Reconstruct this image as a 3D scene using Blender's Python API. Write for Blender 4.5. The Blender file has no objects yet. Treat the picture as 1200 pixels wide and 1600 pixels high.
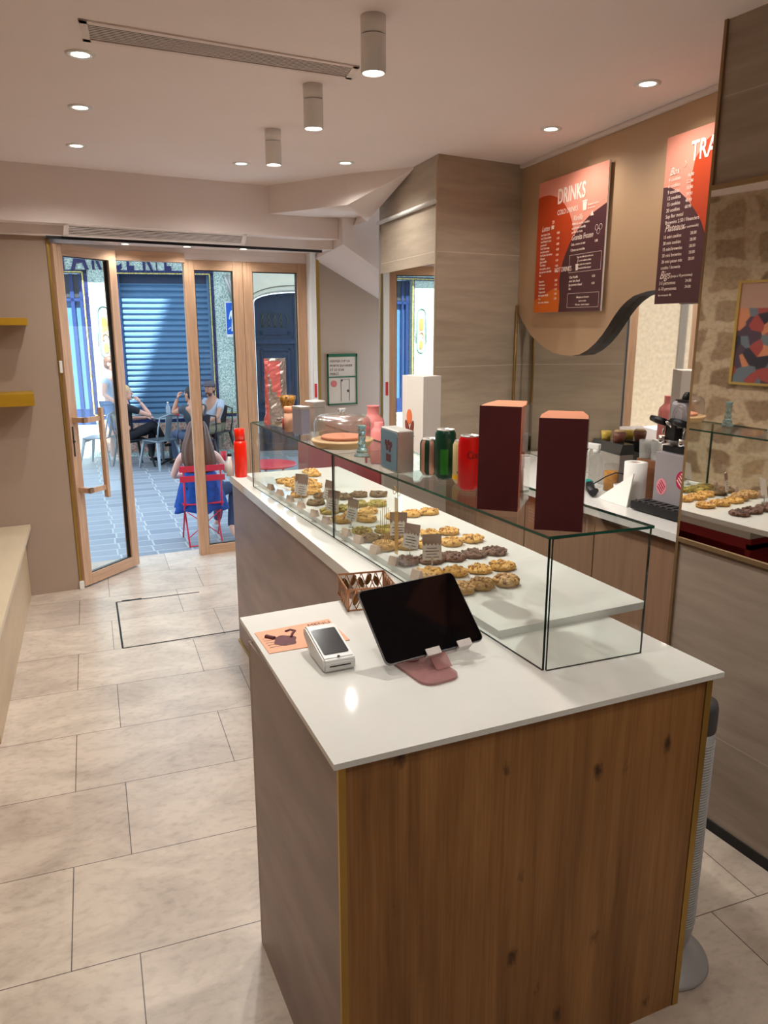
import bpy, bmesh, math, random
from mathutils import Vector, Matrix, Euler
PI = math.pi
R = math.radians
random.seed(7)
SC = bpy.context.scene
COL = SC.collection

# ------------------------------------------------------------------ camera
cam_d = bpy.data.cameras.new('camera')
cam = bpy.data.objects.new('camera', cam_d)
COL.objects.link(cam)
SC.camera = cam
cam.location = (0, 0, 1.62)
cam.rotation_euler = (R(90 - 13.766), 0, R(-26.649))
cam_d.sensor_fit = 'VERTICAL'
cam_d.sensor_height = 36.0
cam_d.lens = 36.0 * 1200 / 1600
cam_d.clip_start = 0.03
cam_d.clip_end = 300

# ------------------------------------------------------------------ sky, sun, exposure
world = bpy.data.worlds.new('World')
SC.world = world
world.use_nodes = True
wn = world.node_tree
wbg = wn.nodes['Background']
wsky = wn.nodes.new('ShaderNodeTexSky')
wsky.sky_type = 'HOSEK_WILKIE'
wsky.turbidity = 2.6
wsky.sun_direction = (-0.1, -0.45, 0.88)
wmix = wn.nodes.new('ShaderNodeMix')
wmix.data_type = 'RGBA'
wmix.inputs[0].default_value = 0.35
wmix.inputs[7].default_value = (0.62, 0.80, 1.0, 1)
wn.links.new(wsky.outputs[0], wmix.inputs[6])
wn.links.new(wmix.outputs[2], wbg.inputs[0])
wbg.inputs[1].default_value = 8.5

SUN_DIR = Vector((0.20, 0.46, -0.865)).normalized()      # the way the light travels
sun_d = bpy.data.lights.new('sun', 'SUN')
sun_d.energy = 22.0
sun_d.angle = R(0.6)
sun_d.color = (1.0, 0.97, 0.9)
sun = bpy.data.objects.new('sun', sun_d)
COL.objects.link(sun)
sun.rotation_euler = SUN_DIR.to_track_quat('-Z', 'Y').to_euler()

SC.view_settings.view_transform = 'Standard'
SC.view_settings.look = 'None'
SC.view_settings.gamma = 1
SC.view_settings.use_curve_mapping = False
SC.view_settings.exposure = 0.0

LAMP_W = 22.0        # recessed downlights
SPOT_W = 42.0        # cylinder spots over the counter

# ------------------------------------------------------------------ helpers
def srgb(r, g, b):
    def f(c):
        c /= 255.0
        return c / 12.92 if c <= 0.04045 else ((c + 0.055) / 1.055) ** 2.4
    return (f(r), f(g), f(b), 1)

def pmat(name, col, rough=0.6, metal=0.0, noise=0.0, scale=8.0, stretch=(1, 1, 1), bump=0.0, col2=None,
         trans=0.0, ior=1.45, coat=0.0, spec=None, alpha=1.0, sheen=0.0, detail=5.0):
    m = bpy.data.materials.new(name)
    m.use_nodes = True
    nt = m.node_tree
    b = nt.nodes['Principled BSDF']
    b.inputs['Base Color'].default_value = col
    b.inputs['Roughness'].default_value = rough
    b.inputs['Metallic'].default_value = metal
    b.inputs['Transmission Weight'].default_value = trans
    b.inputs['IOR'].default_value = ior
    b.inputs['Coat Weight'].default_value = coat
    b.inputs['Alpha'].default_value = alpha
    b.inputs['Sheen Weight'].default_value = sheen
    if spec is not None:
        b.inputs['Specular IOR Level'].default_value = spec
    tc = nt.nodes.new('ShaderNodeTexCoord')
    mp = nt.nodes.new('ShaderNodeMapping')
    mp.inputs['Scale'].default_value = stretch
    nt.links.new(tc.outputs['Object'], mp.inputs[0])
    nz = nt.nodes.new('ShaderNodeTexNoise')
    nz.inputs['Scale'].default_value = scale
    nz.inputs['Detail'].default_value = detail
    nt.links.new(mp.outputs[0], nz.inputs['Vector'])
    if noise > 0 or col2 is not None:
        cr = nt.nodes.new('ShaderNodeValToRGB')
        cr.color_ramp.elements[0].position = 0.32
        cr.color_ramp.elements[1].position = 0.68
        if col2 is None:
            col2 = tuple(max(0, c * (1 - noise)) for c in col[:3]) + (1,)
        cr.color_ramp.elements[0].color = col2
        cr.color_ramp.elements[1].color = col
        nt.links.new(nz.outputs[0], cr.inputs[0])
        nt.links.new(cr.outputs[0], b.inputs['Base Color'])
    if bump > 0:
        bp = nt.nodes.new('ShaderNodeBump')
        bp.inputs['Strength'].default_value = bump
        bp.inputs['Distance'].default_value = 0.01
        nt.links.new(nz.outputs[0], bp.inputs['Height'])
        nt.links.new(bp.outputs[0], b.inputs['Normal'])
    m.diffuse_color = col
    return m

def emat(name, col, strength):
    m = bpy.data.materials.new(name)
    m.use_nodes = True
    nt = m.node_tree
    b = nt.nodes['Principled BSDF']
    b.inputs['Base Color'].default_value = (0.8, 0.8, 0.8, 1)
    b.inputs['Emission Color'].default_value = col
    b.inputs['Emission Strength'].default_value = strength
    return m

class G:
    """collects shapes into one mesh"""
    def __init__(self):
        self.bm = bmesh.new()
        self.mi = 0
        self.M = Matrix.Identity(4)
    def m(self, i):
        self.mi = i
        return self
    def xf(self, M):
        self.M = M
        return self
    def _fin(self, vs, fs, smooth=False):
        for v in vs:
            v.co = self.M @ v.co
        for f in fs:
            f.material_index = self.mi
            f.smooth = smooth
    def box(self, x0, x1, y0, y1, z0, z1, bev=0.0, seg=2):
        bm = self.bm
        r = bmesh.ops.create_cube(bm, size=1.0)
        vs = r['verts']
        for v in vs:
            v.co = Vector(((x0 + x1) / 2 + v.co.x * (x1 - x0), (y0 + y1) / 2 + v.co.y * (y1 - y0), (z0 + z1) / 2 + v.co.z * (z1 - z0)))
        fs = list({f for v in vs for f in v.link_faces})
        if bev > 0:
            es = list({e for v in vs for e in v.link_edges})
            r = bmesh.ops.bevel(bm, geom=es, offset=bev, segments=seg, profile=0.6, affect='EDGES')
            fs = list(set(r['faces']) | {f for f in fs if f.is_valid})
            vs = list({v for f in fs for v in f.verts})
        self._fin(vs, fs, False)
        return self
    def prism(self, pts, z0, z1, axis='z', smooth=False):
        """pts 2-d outline extruded along an axis: z: (x,y); y: (x,z) from y=z0..z1; x: (y,z)"""
        bm = self.bm
        def mk(p, h):
            if axis == 'z': return (p[0], p[1], h)
            if axis == 'y': return (p[0], h, p[1])
            return (h, p[0], p[1])
        a = [bm.verts.new(mk(p, z0)) for p in pts]
        b = [bm.verts.new(mk(p, z1)) for p in pts]
        fs = [bm.faces.new(a), bm.faces.new(b[::-1])]
        n = len(pts)
        for i in range(n):
            f = bm.faces.new((a[i], b[i], b[(i + 1) % n], a[(i + 1) % n]))
            fs.append(f)
        self._fin(a + b, fs, smooth)
        bmesh.ops.recalc_face_normals(bm, faces=fs)
        return self
    def hexa(self, c):
        """eight corners, bottom four then top four, same order"""
        vs = [self.bm.verts.new(p) for p in c]
        fs = [self.bm.faces.new([vs[i] for i in q]) for q in ((3, 2, 1, 0), (4, 5, 6, 7), (0, 1, 5, 4), (1, 2, 6, 5), (2, 3, 7, 6), (3, 0, 4, 7))]
        self._fin(vs, fs)
        bmesh.ops.recalc_face_normals(self.bm, faces=fs)
        return self
    def lathe(self, prof, seg=32, c=(0, 0, 0), smooth=True, close=True, ax='z'):
        bm = self.bm
        rings = []
        for r, z in prof:
            ring = []
            for i in range(seg):
                t = 2 * PI * i / seg
                p = (r * math.cos(t), r * math.sin(t), z)
                if ax == 'x': p = (z, p[0], p[1])
                if ax == 'y': p = (p[0], z, p[1])
                ring.append(bm.verts.new((p[0] + c[0], p[1] + c[1], p[2] + c[2])))
            rings.append(ring)
        fs = []
        for a, b in zip(rings, rings[1:]):
            for i in range(seg):
                fs.append(bm.faces.new((a[i], a[(i + 1) % seg], b[(i + 1) % seg], b[i])))
        if close:
            caps = [bm.faces.new(rings[0][::-1]), bm.faces.new(rings[-1])]
        else:
            caps = []
        self._fin([v for r_ in rings for v in r_], fs, smooth)
        for f in caps:
            f.material_index = self.mi
        return self
    def cyl(self, c, r, h, seg=32, ax='z', r2=None):
        return self.lathe([(r, 0), (r if r2 is None else r2, h)], seg, c, True, True, ax)
    def tube(self, pts, r, seg=10, closed=False):
        """round bar through points"""
        pts = [Vector(p) for p in pts]
        bm = self.bm
        rings = []
        n = len(pts)
        up = Vector((0, 0, 1))
        prev = None
        for i, p in enumerate(pts):
            if closed:
                d = (pts[(i + 1) % n] - pts[i - 1]).normalized()
            else:
                d = (pts[min(i + 1, n - 1)] - pts[max(i - 1, 0)]).normalized()
            if prev is None:
                a = d.cross(up)
                if a.length < 1e-3: a = d.cross(Vector((1, 0, 0)))
                a.normalize()
            else:
                a = (prev - d * prev.dot(d))
                if a.length < 1e-4: a = d.cross(up)
                a.normalize()
            prev = a
            b = d.cross(a)
            rr = r[i] if isinstance(r, (list, tuple)) else r
            rings.append([bm.verts.new(p + a * math.cos(2 * PI * k / seg) * rr + b * math.sin(2 * PI * k / seg) * rr) for k in range(seg)])
        fs = []
        pairs = list(zip(rings, rings[1:]))
        if closed: pairs.append((rings[-1], rings[0]))
        for A, B in pairs:
            for k in range(seg):
                fs.append(bm.faces.new((A[k], A[(k + 1) % seg], B[(k + 1) % seg], B[k])))
        self._fin([v for q in rings for v in q], fs, True)
        if not closed:
            for f in (bm.faces.new(rings[0][::-1]), bm.faces.new(rings[-1])):
                f.material_index = self.mi
        return self
    def ball(self, c, s, u=20, v=12):
        r = bmesh.ops.create_uvsphere(self.bm, u_segments=u, v_segments=v, radius=1.0)
        if not isinstance(s, (tuple, list)): s = (s, s, s)
        for q in r['verts']:
            q.co = Vector((c[0] + q.co.x * s[0], c[1] + q.co.y * s[1], c[2] + q.co.z * s[2]))
        self._fin(r['verts'], list({f for q in r['verts'] for f in q.link_faces}), True)
        return self
    def poly(self, pts):
        vs = [self.bm.verts.new(p) for p in pts]
        self._fin(vs, [self.bm.faces.new(vs)])
        return self
    def text(self, s, size, M, depth=0.001, sx=1.0, shear=0.0, align='LEFT', bold=0.0):
        cu = bpy.data.curves.new('t', 'FONT')
        cu.body = s
        cu.size = size
        cu.extrude = depth
        cu.shear = shear
        cu.offset = bold
        cu.align_x = align
        cu.resolution_u = 3
        o = bpy.data.objects.new('t', cu)
        COL.objects.link(o)
        dg = bpy.context.evaluated_depsgraph_get()
        me = bpy.data.meshes.new_from_object(o.evaluated_get(dg))
        n0 = len(self.bm.verts); f0 = len(self.bm.faces)
        self.bm.from_mesh(me)
        self.bm.verts.ensure_lookup_table(); self.bm.faces.ensure_lookup_table()
        S = Matrix.Diagonal((sx, 1, 1, 1))
        for v in self.bm.verts[n0:]:
            v.co = self.M @ (M @ (S @ v.co))
        for f in self.bm.faces[f0:]:
            f.material_index = self.mi
        bpy.data.objects.remove(o)
        bpy.data.meshes.remove(me)
        bpy.data.curves.remove(cu)
        return self
    def obj(self, name, mats, parent=None, loc=None):
        me = bpy.data.meshes.new(name)
        self.bm.to_mesh(me)
        self.bm.free()
        if not isinstance(mats, (list, tuple)): mats = [mats]
        for m in mats: me.materials.append(m)
        o = bpy.data.objects.new(name, me)
        COL.objects.link(o)
        if parent is not None: o.parent = parent
        if loc is not None: o.location = loc
        return o

def T(x=0, y=0, z=0): return Matrix.Translation((x, y, z))
def RX(a): return Matrix.Rotation(R(a), 4, 'X')
def RY(a): return Matrix.Rotation(R(a), 4, 'Y')
def RZ(a): return Matrix.Rotation(R(a), 4, 'Z')
def frame(o, x, y):
    """matrix from an origin and two in-plane axes"""
    x = Vector(x).normalized(); y = Vector(y); y = (y - x * y.dot(x)).normalized(); z = x.cross(y)
    M = Matrix((x, y, z)).transposed().to_4x4()
    M.translation = Vector(o)
    return M

def tag(o, label, cat, group=None, kind=None):
    o['label'] = label; o['category'] = cat
    if group: o['group'] = group
    if kind: o['kind'] = kind
    return o
def thing(name, label, cat, loc=(0, 0, 0), rz=0, group=None):
    o = bpy.data.objects.new(name, None)
    COL.objects.link(o)
    o.location = loc
    o.rotation_euler = (0, 0, R(rz))
    o.empty_display_size = 0.1
    return tag(o, label, cat, group)
def struct(o, label, cat):
    return tag(o, label, cat, None, 'structure')
def copy_tree(o, parent=None):
    c = o.copy(); COL.objects.link(c)
    if parent is not None: c.parent = parent
    for ch in list(o.children): copy_tree(ch, c)
    return c

# ------------------------------------------------------------------ materials
M = {}
M['paint'] = pmat('cream wall paint', srgb(168, 147, 131), 0.85, noise=0.05, scale=3)
M['ceil'] = pmat('ceiling paint', srgb(238, 224, 219), 0.9, noise=0.03, scale=2)
M['bulk'] = pmat('bulkhead paint', srgb(230, 216, 210), 0.9, noise=0.03, scale=2)
M['wood'] = pmat('pale oak frame', srgb(202, 162, 130), 0.45, noise=0.22, scale=7, stretch=(14, 14, 0.8), bump=0.05)
M['woodH'] = pmat('pale oak rail', srgb(202, 162, 130), 0.45, noise=0.22, scale=7, stretch=(0.8, 14, 14), bump=0.05)
M['laminate'] = pmat('taupe laminate', srgb(146, 122, 112), 0.35, noise=0.16, scale=3, stretch=(1, 1, 4), col2=srgb(122, 100, 92))
M['quartz'] = pmat('white quartz', srgb(219, 217, 211), 0.05, noise=0.02, scale=30, spec=0.25)
M['quartz_edge'] = M['quartz']
M['brass'] = pmat('brushed brass', srgb(186, 152, 80), 0.35, metal=0.85, noise=0.15, scale=4)
M['mirror'] = pmat('mirror silver', (0.80, 0.78, 0.74, 1), 0.02, metal=1.0)
M['black'] = pmat('black plastic', srgb(22, 22, 24), 0.35, noise=0.1)
M['steel'] = pmat('brushed steel', srgb(196, 192, 186), 0.38, metal=0.75, noise=0.1, scale=40)
M['chrome'] = pmat('chrome', srgb(225, 225, 225), 0.08, metal=1.0)
M['white'] = pmat('white plastic', srgb(232, 230, 226), 0.4, noise=0.02)
M['paper'] = pmat('white paper', srgb(238, 234, 228), 0.8, noise=0.02)
M['spotbody'] = pmat('grey white lamp body', srgb(232, 226, 222), 0.5, noise=0.03)
M['dark'] = pmat('dark void', srgb(30, 27, 26), 0.7, noise=0.1)
M['gold'] = pmat('gold foil', srgb(204, 160, 70), 0.3, metal=0.8, noise=0.1)
M['lamp'] = emat('lit lamp disc', (1.0, 0.93, 0.84, 1), 14.0)

def glass_mat(name, tint, refl=0.08, edge=None):
    """thin clear pane: lets light straight through, reflects by Fresnel"""
    m = bpy.data.materials.new(name); m.use_nodes = True
    nt = m.node_tree
    nt.nodes.remove(nt.nodes['Principled BSDF'])
    out = nt.nodes['Material Output']
    tr = nt.nodes.new('ShaderNodeBsdfTransparent'); tr.inputs[0].default_value = tint
    gl = nt.nodes.new('ShaderNodeBsdfGlossy'); gl.inputs['Roughness'].default_value = 0.01
    lw = nt.nodes.new('ShaderNodeLayerWeight'); lw.inputs[0].default_value = 0.5
    pw = nt.nodes.new('ShaderNodeMath'); pw.operation = 'POWER'; pw.inputs[1].default_value = 5.0
    nt.links.new(lw.outputs['Facing'], pw.inputs[0])
    ml = nt.nodes.new('ShaderNodeMath'); ml.operation = 'MULTIPLY_ADD'; ml.inputs[1].default_value = 0.5; ml.inputs[2].default_value = refl / 2
    nt.links.new(pw.outputs[0], ml.inputs[0])
    mx = nt.nodes.new('ShaderNodeMixShader')
    nt.links.new(ml.outputs[0], mx.inputs[0])
    nt.links.new(tr.outputs[0], mx.inputs[1]); nt.links.new(gl.outputs[0], mx.inputs[2])
    nt.links.new(mx.outputs[0], out.inputs[0])
    return m
M['pane'] = glass_mat('door glass', (0.97, 0.985, 0.98, 1), 0.06)
M['case'] = glass_mat('display glass', (0.965, 0.985, 0.975, 1), 0.07)
M['clear'] = glass_mat('thin clear glass', (0.93, 0.94, 0.94, 1), 0.12)
M['dome'] = glass_mat('cake dome glass', (0.84, 0.84, 0.84, 1), 0.45)
M['dome'].node_tree.nodes['Glossy BSDF'].inputs['Roughness'].default_value = 0.22
M['edge'] = pmat('green glass edge', srgb(30, 92, 74), 0.15, noise=0.35, scale=3, col2=srgb(12, 40, 34))
M['edge_dark'] = pmat('dark glass edge', srgb(28, 44, 40), 0.15, noise=0.2, scale=3)

# floor: large running bond stone tiles, turned six degrees like the left wall
def floor_mat():
    m = pmat('stone floor tile', srgb(196, 180, 165), 0.32, noise=0)
    nt = m.node_tree; b = nt.nodes['Principled BSDF']
    tc = nt.nodes.new('ShaderNodeTexCoord')
    mp = nt.nodes.new('ShaderNodeMapping'); mp.vector_type = 'POINT'
    mp.inputs['Rotation'].default_value = (0, 0, R(6.0))
    mp.inputs['Location'].default_value = (0.175 + 0.565 * 8, -2.653 + 0.4175 * 21, 0)
    nt.links.new(tc.outputs['Object'], mp.inputs[0])
    br = nt.nodes.new('ShaderNodeTexBrick')
    br.offset = 0.70; br.offset_frequency = 2; br.squash = 1.0
    br.inputs['Scale'].default_value = 1.0
    br.inputs['Brick Width'].default_value = 0.565
    br.inputs['Row Height'].default_value = 0.4175
    br.inputs['Mortar Size'].default_value = 0.0016
    br.inputs['Mortar Smooth'].default_value = 0.1
    br.inputs['Bias'].default_value = 0.0
    br.inputs['Color1'].default_value = srgb(205, 190, 175)
    br.inputs['Color2'].default_value = srgb(192, 176, 162)
    br.inputs['Mortar'].default_value = srgb(92, 80, 70)
    nt.links.new(mp.outputs[0], br.inputs['Vector'])
    n1 = nt.nodes.new('ShaderNodeTexNoise'); n1.inputs['Scale'].default_value = 3.2; n1.inputs['Detail'].default_value = 9; n1.inputs['Roughness'].default_value = 0.68
    n1.inputs['Distortion'].default_value = 0.6
    mp2 = nt.nodes.new('ShaderNodeMapping'); mp2.inputs['Scale'].default_value = (1.0, 1.5, 1)
    nt.links.new(mp.outputs[0], mp2.inputs[0]); nt.links.new(mp2.outputs[0], n1.inputs['Vector'])
    cr = nt.nodes.new('ShaderNodeValToRGB')
    cr.color_ramp.elements[0].position = 0.33; cr.color_ramp.elements[0].color = (0.74, 0.71, 0.69, 1)
    cr.color_ramp.elements[1].position = 0.60; cr.color_ramp.elements[1].color = (1.05, 1.04, 1.02, 1)
    nt.links.new(n1.outputs[0], cr.inputs[0])
    n2 = nt.nodes.new('ShaderNodeTexNoise'); n2.inputs['Scale'].default_value = 26; n2.inputs['Detail'].default_value = 7
    nt.links.new(mp2.outputs[0], n2.inputs['Vector'])
    cr2 = nt.nodes.new('ShaderNodeValToRGB')
    cr2.color_ramp.elements[0].position = 0.32; cr2.color_ramp.elements[0].color = (0.86, 0.84, 0.82, 1)
    cr2.color_ramp.elements[1].position = 0.5; cr2.color_ramp.elements[1].color = (1, 1, 1, 1)
    nt.links.new(n2.outputs[0], cr2.inputs[0])
    x1 = nt.nodes.new('ShaderNodeMix'); x1.data_type = 'RGBA'; x1.blend_type = 'MULTIPLY'; x1.inputs[0].default_value = 1
    nt.links.new(br.outputs[0], x1.inputs[6]); nt.links.new(cr.outputs[0], x1.inputs[7])
    x2 = nt.nodes.new('ShaderNodeMix'); x2.data_type = 'RGBA'; x2.blend_type = 'MULTIPLY'; x2.inputs[0].default_value = 1
    nt.links.new(x1.outputs[2], x2.inputs[6]); nt.links.new(cr2.outputs[0], x2.inputs[7])
    nt.links.new(x2.outputs[2], b.inputs['Base Color'])
    return m
M['floor'] = floor_mat()

def oak_mat():
    m = pmat('knotty oak veneer', srgb(150, 96, 50), 0.42, noise=0)
    nt = m.node_tree; b = nt.nodes['Principled BSDF']
    tc = nt.nodes.new('ShaderNodeTexCoord')
    mp = nt.nodes.new('ShaderNodeMapping'); mp.inputs['Scale'].default_value = (9, 9, 0.55)
    nt.links.new(tc.outputs['Object'], mp.inputs[0])
    n = nt.nodes.new('ShaderNodeTexNoise'); n.inputs['Scale'].default_value = 2.2; n.inputs['Detail'].default_value = 8; n.inputs['Roughness'].default_value = 0.62; n.inputs['Distortion'].default_value = 0.5
    nt.links.new(mp.outputs[0], n.inputs['Vector'])
    cr = nt.nodes.new('ShaderNodeValToRGB')
    e = cr.color_ramp.elements
    e[0].position = 0.30; e[0].color = srgb(116, 76, 38)
    e[1].position = 0.70; e[1].color = srgb(172, 124, 72)
    k = cr.color_ramp.elements.new(0.5); k.color = srgb(146, 100, 54)
    nt.links.new(n.outputs[0], cr.inputs[0])
    mp3 = nt.nodes.new('ShaderNodeMapping'); mp3.inputs['Scale'].default_value = (120, 120, 1.5)
    nt.links.new(tc.outputs['Object'], mp3.inputs[0])
    n3 = nt.nodes.new('ShaderNodeTexNoise'); n3.inputs['Scale'].default_value = 2; n3.inputs['Detail'].default_value = 4
    nt.links.new(mp3.outputs[0], n3.inputs['Vector'])
    c3 = nt.nodes.new('ShaderNodeValToRGB'); c3.color_ramp.elements[0].position = 0.35; c3.color_ramp.elements[0].color = (0.86, 0.85, 0.83, 1); c3.color_ramp.elements[1].position = 0.6
    nt.links.new(n3.outputs[0], c3.inputs[0])
    # knots
    mp2 = nt.nodes.new('ShaderNodeMapping'); mp2.inputs['Scale'].default_value = (11.0, 11.0, 6.0); mp2.inputs['Location'].default_value = (0.35, 0.2, 0.4)
    nt.links.new(tc.outputs['Object'], mp2.inputs[0])
    nd = nt.nodes.new('ShaderNodeTexNoise'); nd.inputs['Scale'].default_value = 9
    nt.links.new(mp2.outputs[0], nd.inputs['Vector'])
    add = nt.nodes.new('ShaderNodeMix'); add.data_type = 'RGBA'; add.blend_type = 'LINEAR_LIGHT'; add.inputs[0].default_value = 0.10
    nt.links.new(mp2.outputs[0], add.inputs[6]); nt.links.new(nd.outputs[1], add.inputs[7])
    v = nt.nodes.new('ShaderNodeTexVoronoi'); v.inputs['Scale'].default_value = 1.0; v.inputs['Randomness'].default_value = 1.0
    nt.links.new(add.outputs[2], v.inputs['Vector'])
    c4 = nt.nodes.new('ShaderNodeValToRGB')
    c4.color_ramp.elements[0].position = 0.04; c4.color_ramp.elements[0].color = (0.14, 0.09, 0.06, 1)
    c4.color_ramp.elements[1].position = 0.17; c4.color_ramp.elements[1].color = (1, 1, 1, 1)
    nt.links.new(v.outputs['Distance'], c4.inputs[0])
    x1 = nt.nodes.new('ShaderNodeMix'); x1.data_type = 'RGBA'; x1.blend_type = 'MULTIPLY'; x1.inputs[0].default_value = 1
    nt.links.new(cr.outputs[0], x1.inputs[6]); nt.links.new(c4.outputs[0], x1.inputs[7])
    x2 = nt.nodes.new('ShaderNodeMix'); x2.data_type = 'RGBA'; x2.blend_type = 'MULTIPLY'; x2.inputs[0].default_value = 1
    nt.links.new(x1.outputs[2], x2.inputs[6]); nt.links.new(c3.outputs[0], x2.inputs[7])
    nt.links.new(x2.outputs[2], b.inputs['Base Color'])
    return m
M['oak'] = oak_mat()

def tile_wall_mat(name, c1, c2, seams, seam_col):
    """horizontal grained taupe cladding with thin level seams (object z)"""
    m = pmat(name, c1, 0.5, noise=0.0)
    nt = m.node_tree; b = nt.nodes['Principled BSDF']
    tc = nt.nodes.new('ShaderNodeTexCoord')
    mp = nt.nodes.new('ShaderNodeMapping'); mp.inputs['Scale'].default_value = (1.0, 1.0, 9)
    nt.links.new(tc.outputs['Object'], mp.inputs[0])
    n = nt.nodes.new('ShaderNodeTexNoise'); n.inputs['Scale'].default_value = 2.6; n.inputs['Detail'].default_value = 8; n.inputs['Roughness'].default_value = 0.6
    nt.links.new(mp.outputs[0], n.inputs['Vector'])
    cr = nt.nodes.new('ShaderNodeValToRGB'); cr.color_ramp.elements[0].position = 0.3; cr.color_ramp.elements[1].position = 0.7
    cr.color_ramp.elements[0].color = c2; cr.color_ramp.elements[1].color = c1
    nt.links.new(n.outputs[0], cr.inputs[0])
    sp = nt.nodes.new('ShaderNodeSeparateXYZ'); nt.links.new(tc.outputs['Object'], sp.inputs[0])
    last = cr.outputs[0]
    for s in seams:
        c = nt.nodes.new('ShaderNodeMath'); c.operation = 'COMPARE'; c.inputs[1].default_value = s; c.inputs[2].default_value = 0.0018
        nt.links.new(sp.outputs[2], c.inputs[0])
        x = nt.nodes.new('ShaderNodeMix'); x.data_type = 'RGBA'
        nt.links.new(c.outputs[0], x.inputs[0]); nt.links.new(last, x.inputs[6]); x.inputs[7].default_value = seam_col
        last = x.outputs[2]
    nt.links.new(last, b.inputs['Base Color'])
    return m
M['tile'] = tile_wall_mat('taupe wall tile', srgb(184, 168, 148), srgb(162, 146, 127), (1.394, 1.985, 0.80), srgb(206, 192, 174))
M['tile2'] = tile_wall_mat('taupe side cladding', srgb(166, 148, 131), srgb(144, 127, 111), (0.33, 2.25), srgb(176, 158, 142))

def stone_mat():
    m = pmat('rubble stone wall', srgb(170, 140, 110), 0.9)
    nt = m.node_tree; b = nt.nodes['Principled BSDF']
    tc = nt.nodes.new('ShaderNodeTexCoord')
    mp = nt.nodes.new('ShaderNodeMapping'); mp.inputs['Scale'].default_value = (1, 1, 1)
    nt.links.new(tc.outputs['Object'], mp.inputs[0])
    sp = nt.nodes.new('ShaderNodeSeparateXYZ'); nt.links.new(mp.outputs[0], sp.inputs[0])
    cb = nt.nodes.new('ShaderNodeCombineXYZ')
    nt.links.new(sp.outputs[1], cb.inputs[0]); nt.links.new(sp.outputs[2], cb.inputs[1])
    nd = nt.nodes.new('ShaderNodeTexNoise'); nd.inputs['Scale'].default_value = 5; nd.inputs['Detail'].default_value = 5
    nt.links.new(cb.outputs[0], nd.inputs['Vector'])
    ad = nt.nodes.new('ShaderNodeMix'); ad.data_type = 'RGBA'; ad.blend_type = 'LINEAR_LIGHT'; ad.inputs[0].default_value = 0.07
    nt.links.new(cb.outputs[0], ad.inputs[6]); nt.links.new(nd.outputs[1], ad.inputs[7])
    mps = nt.nodes.new('ShaderNodeMapping'); mps.inputs['Scale'].default_value = (3.3, 4.9, 1)
    nt.links.new(ad.outputs[2], mps.inputs[0])
    ve = nt.nodes.new('ShaderNodeTexVoronoi'); ve.voronoi_dimensions = '2D'; ve.feature = 'DISTANCE_TO_EDGE'; ve.inputs['Randomness'].default_value = 0.62
    vc = nt.nodes.new('ShaderNodeTexVoronoi'); vc.voronoi_dimensions = '2D'; vc.inputs['Randomness'].default_value = 0.62
    for q in (ve, vc):
        q.inputs['Scale'].default_value = 1; nt.links.new(mps.outputs[0], q.inputs['Vector'])
    rp = nt.nodes.new('ShaderNodeValToRGB'); rp.color_ramp.elements[0].position = 0.12; rp.color_ramp.elements[1].position = 0.19
    nt.links.new(ve.outputs['Distance'], rp.inputs[0])
    sc_ = nt.nodes.new('ShaderNodeSeparateColor'); nt.links.new(vc.outputs['Color'], sc_.inputs[0])
    rs = nt.nodes.new('ShaderNodeValToRGB'); rs.color_ramp.elements[0].color = srgb(138, 112, 86); rs.color_ramp.elements[1].color = srgb(166, 140, 110)
    nt.links.new(sc_.outputs[0], rs.inputs[0])
    br = nt.nodes.new('ShaderNodeMix'); br.data_type = 'RGBA'
    br.inputs[6].default_value = srgb(190, 167, 138)
    nt.links.new(rp.outputs[0], br.inputs[0]); nt.links.new(rs.outputs[0], br.inputs[7])
    n2 = nt.nodes.new('ShaderNodeTexNoise'); n2.inputs['Scale'].default_value = 30; n2.inputs['Detail'].default_value = 8; n2.inputs['Roughness'].default_value = 0.7
    nt.links.new(cb.outputs[0], n2.inputs['Vector'])
    c2 = nt.nodes.new('ShaderNodeValToRGB'); c2.color_ramp.elements[0].position = 0.3; c2.color_ramp.elements[0].color = (0.62, 0.6, 0.58, 1); c2.color_ramp.elements[1].position = 0.55
    nt.links.new(n2.outputs[0], c2.inputs[0])
    x = nt.nodes.new('ShaderNodeMix'); x.data_type = 'RGBA'; x.blend_type = 'MULTIPLY'; x.inputs[0].default_value = 1
    nt.links.new(br.outputs[2], x.inputs[6]); nt.links.new(c2.outputs[0], x.inputs[7])
    nt.links.new(x.outputs[2], b.inputs['Base Color'])
    bp = nt.nodes.new('ShaderNodeBump'); bp.inputs['Strength'].default_value = 0.5; bp.inputs['Distance'].default_value = 0.02
    nt.links.new(n2.outputs[0], bp.inputs['Height']); nt.links.new(bp.outputs[0], b.inputs['Normal'])
    return m
M['stone'] = stone_mat()

def mosaic_mat(name, ca, cb_, scale=130):
    m = pmat(name, ca, 0.5)
    nt = m.node_tree; b = nt.nodes['Principled BSDF']
    tc = nt.nodes.new('ShaderNodeTexCoord')
    v = nt.nodes.new('ShaderNodeTexVoronoi'); v.inputs['Scale'].default_value = scale
    nt.links.new(tc.outputs['Object'], v.inputs['Vector'])
    cr = nt.nodes.new('ShaderNodeValToRGB'); cr.color_ramp.elements[0].color = cb_; cr.color_ramp.elements[1].color = ca
    cr.color_ramp.elements[0].position = 0.2; cr.color_ramp.elements[1].position = 0.7
    sp = nt.nodes.new('ShaderNodeSeparateColor'); nt.links.new(v.outputs['Color'], sp.inputs[0])
    nt.links.new(sp.outputs[0], cr.inputs[0])
    nt.links.new(cr.outputs[0], b.inputs['Base Color'])
    return m
M['mosaic'] = mosaic_mat('pale green mosaic', srgb(222, 232, 220), srgb(118, 150, 146), 100)
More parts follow.
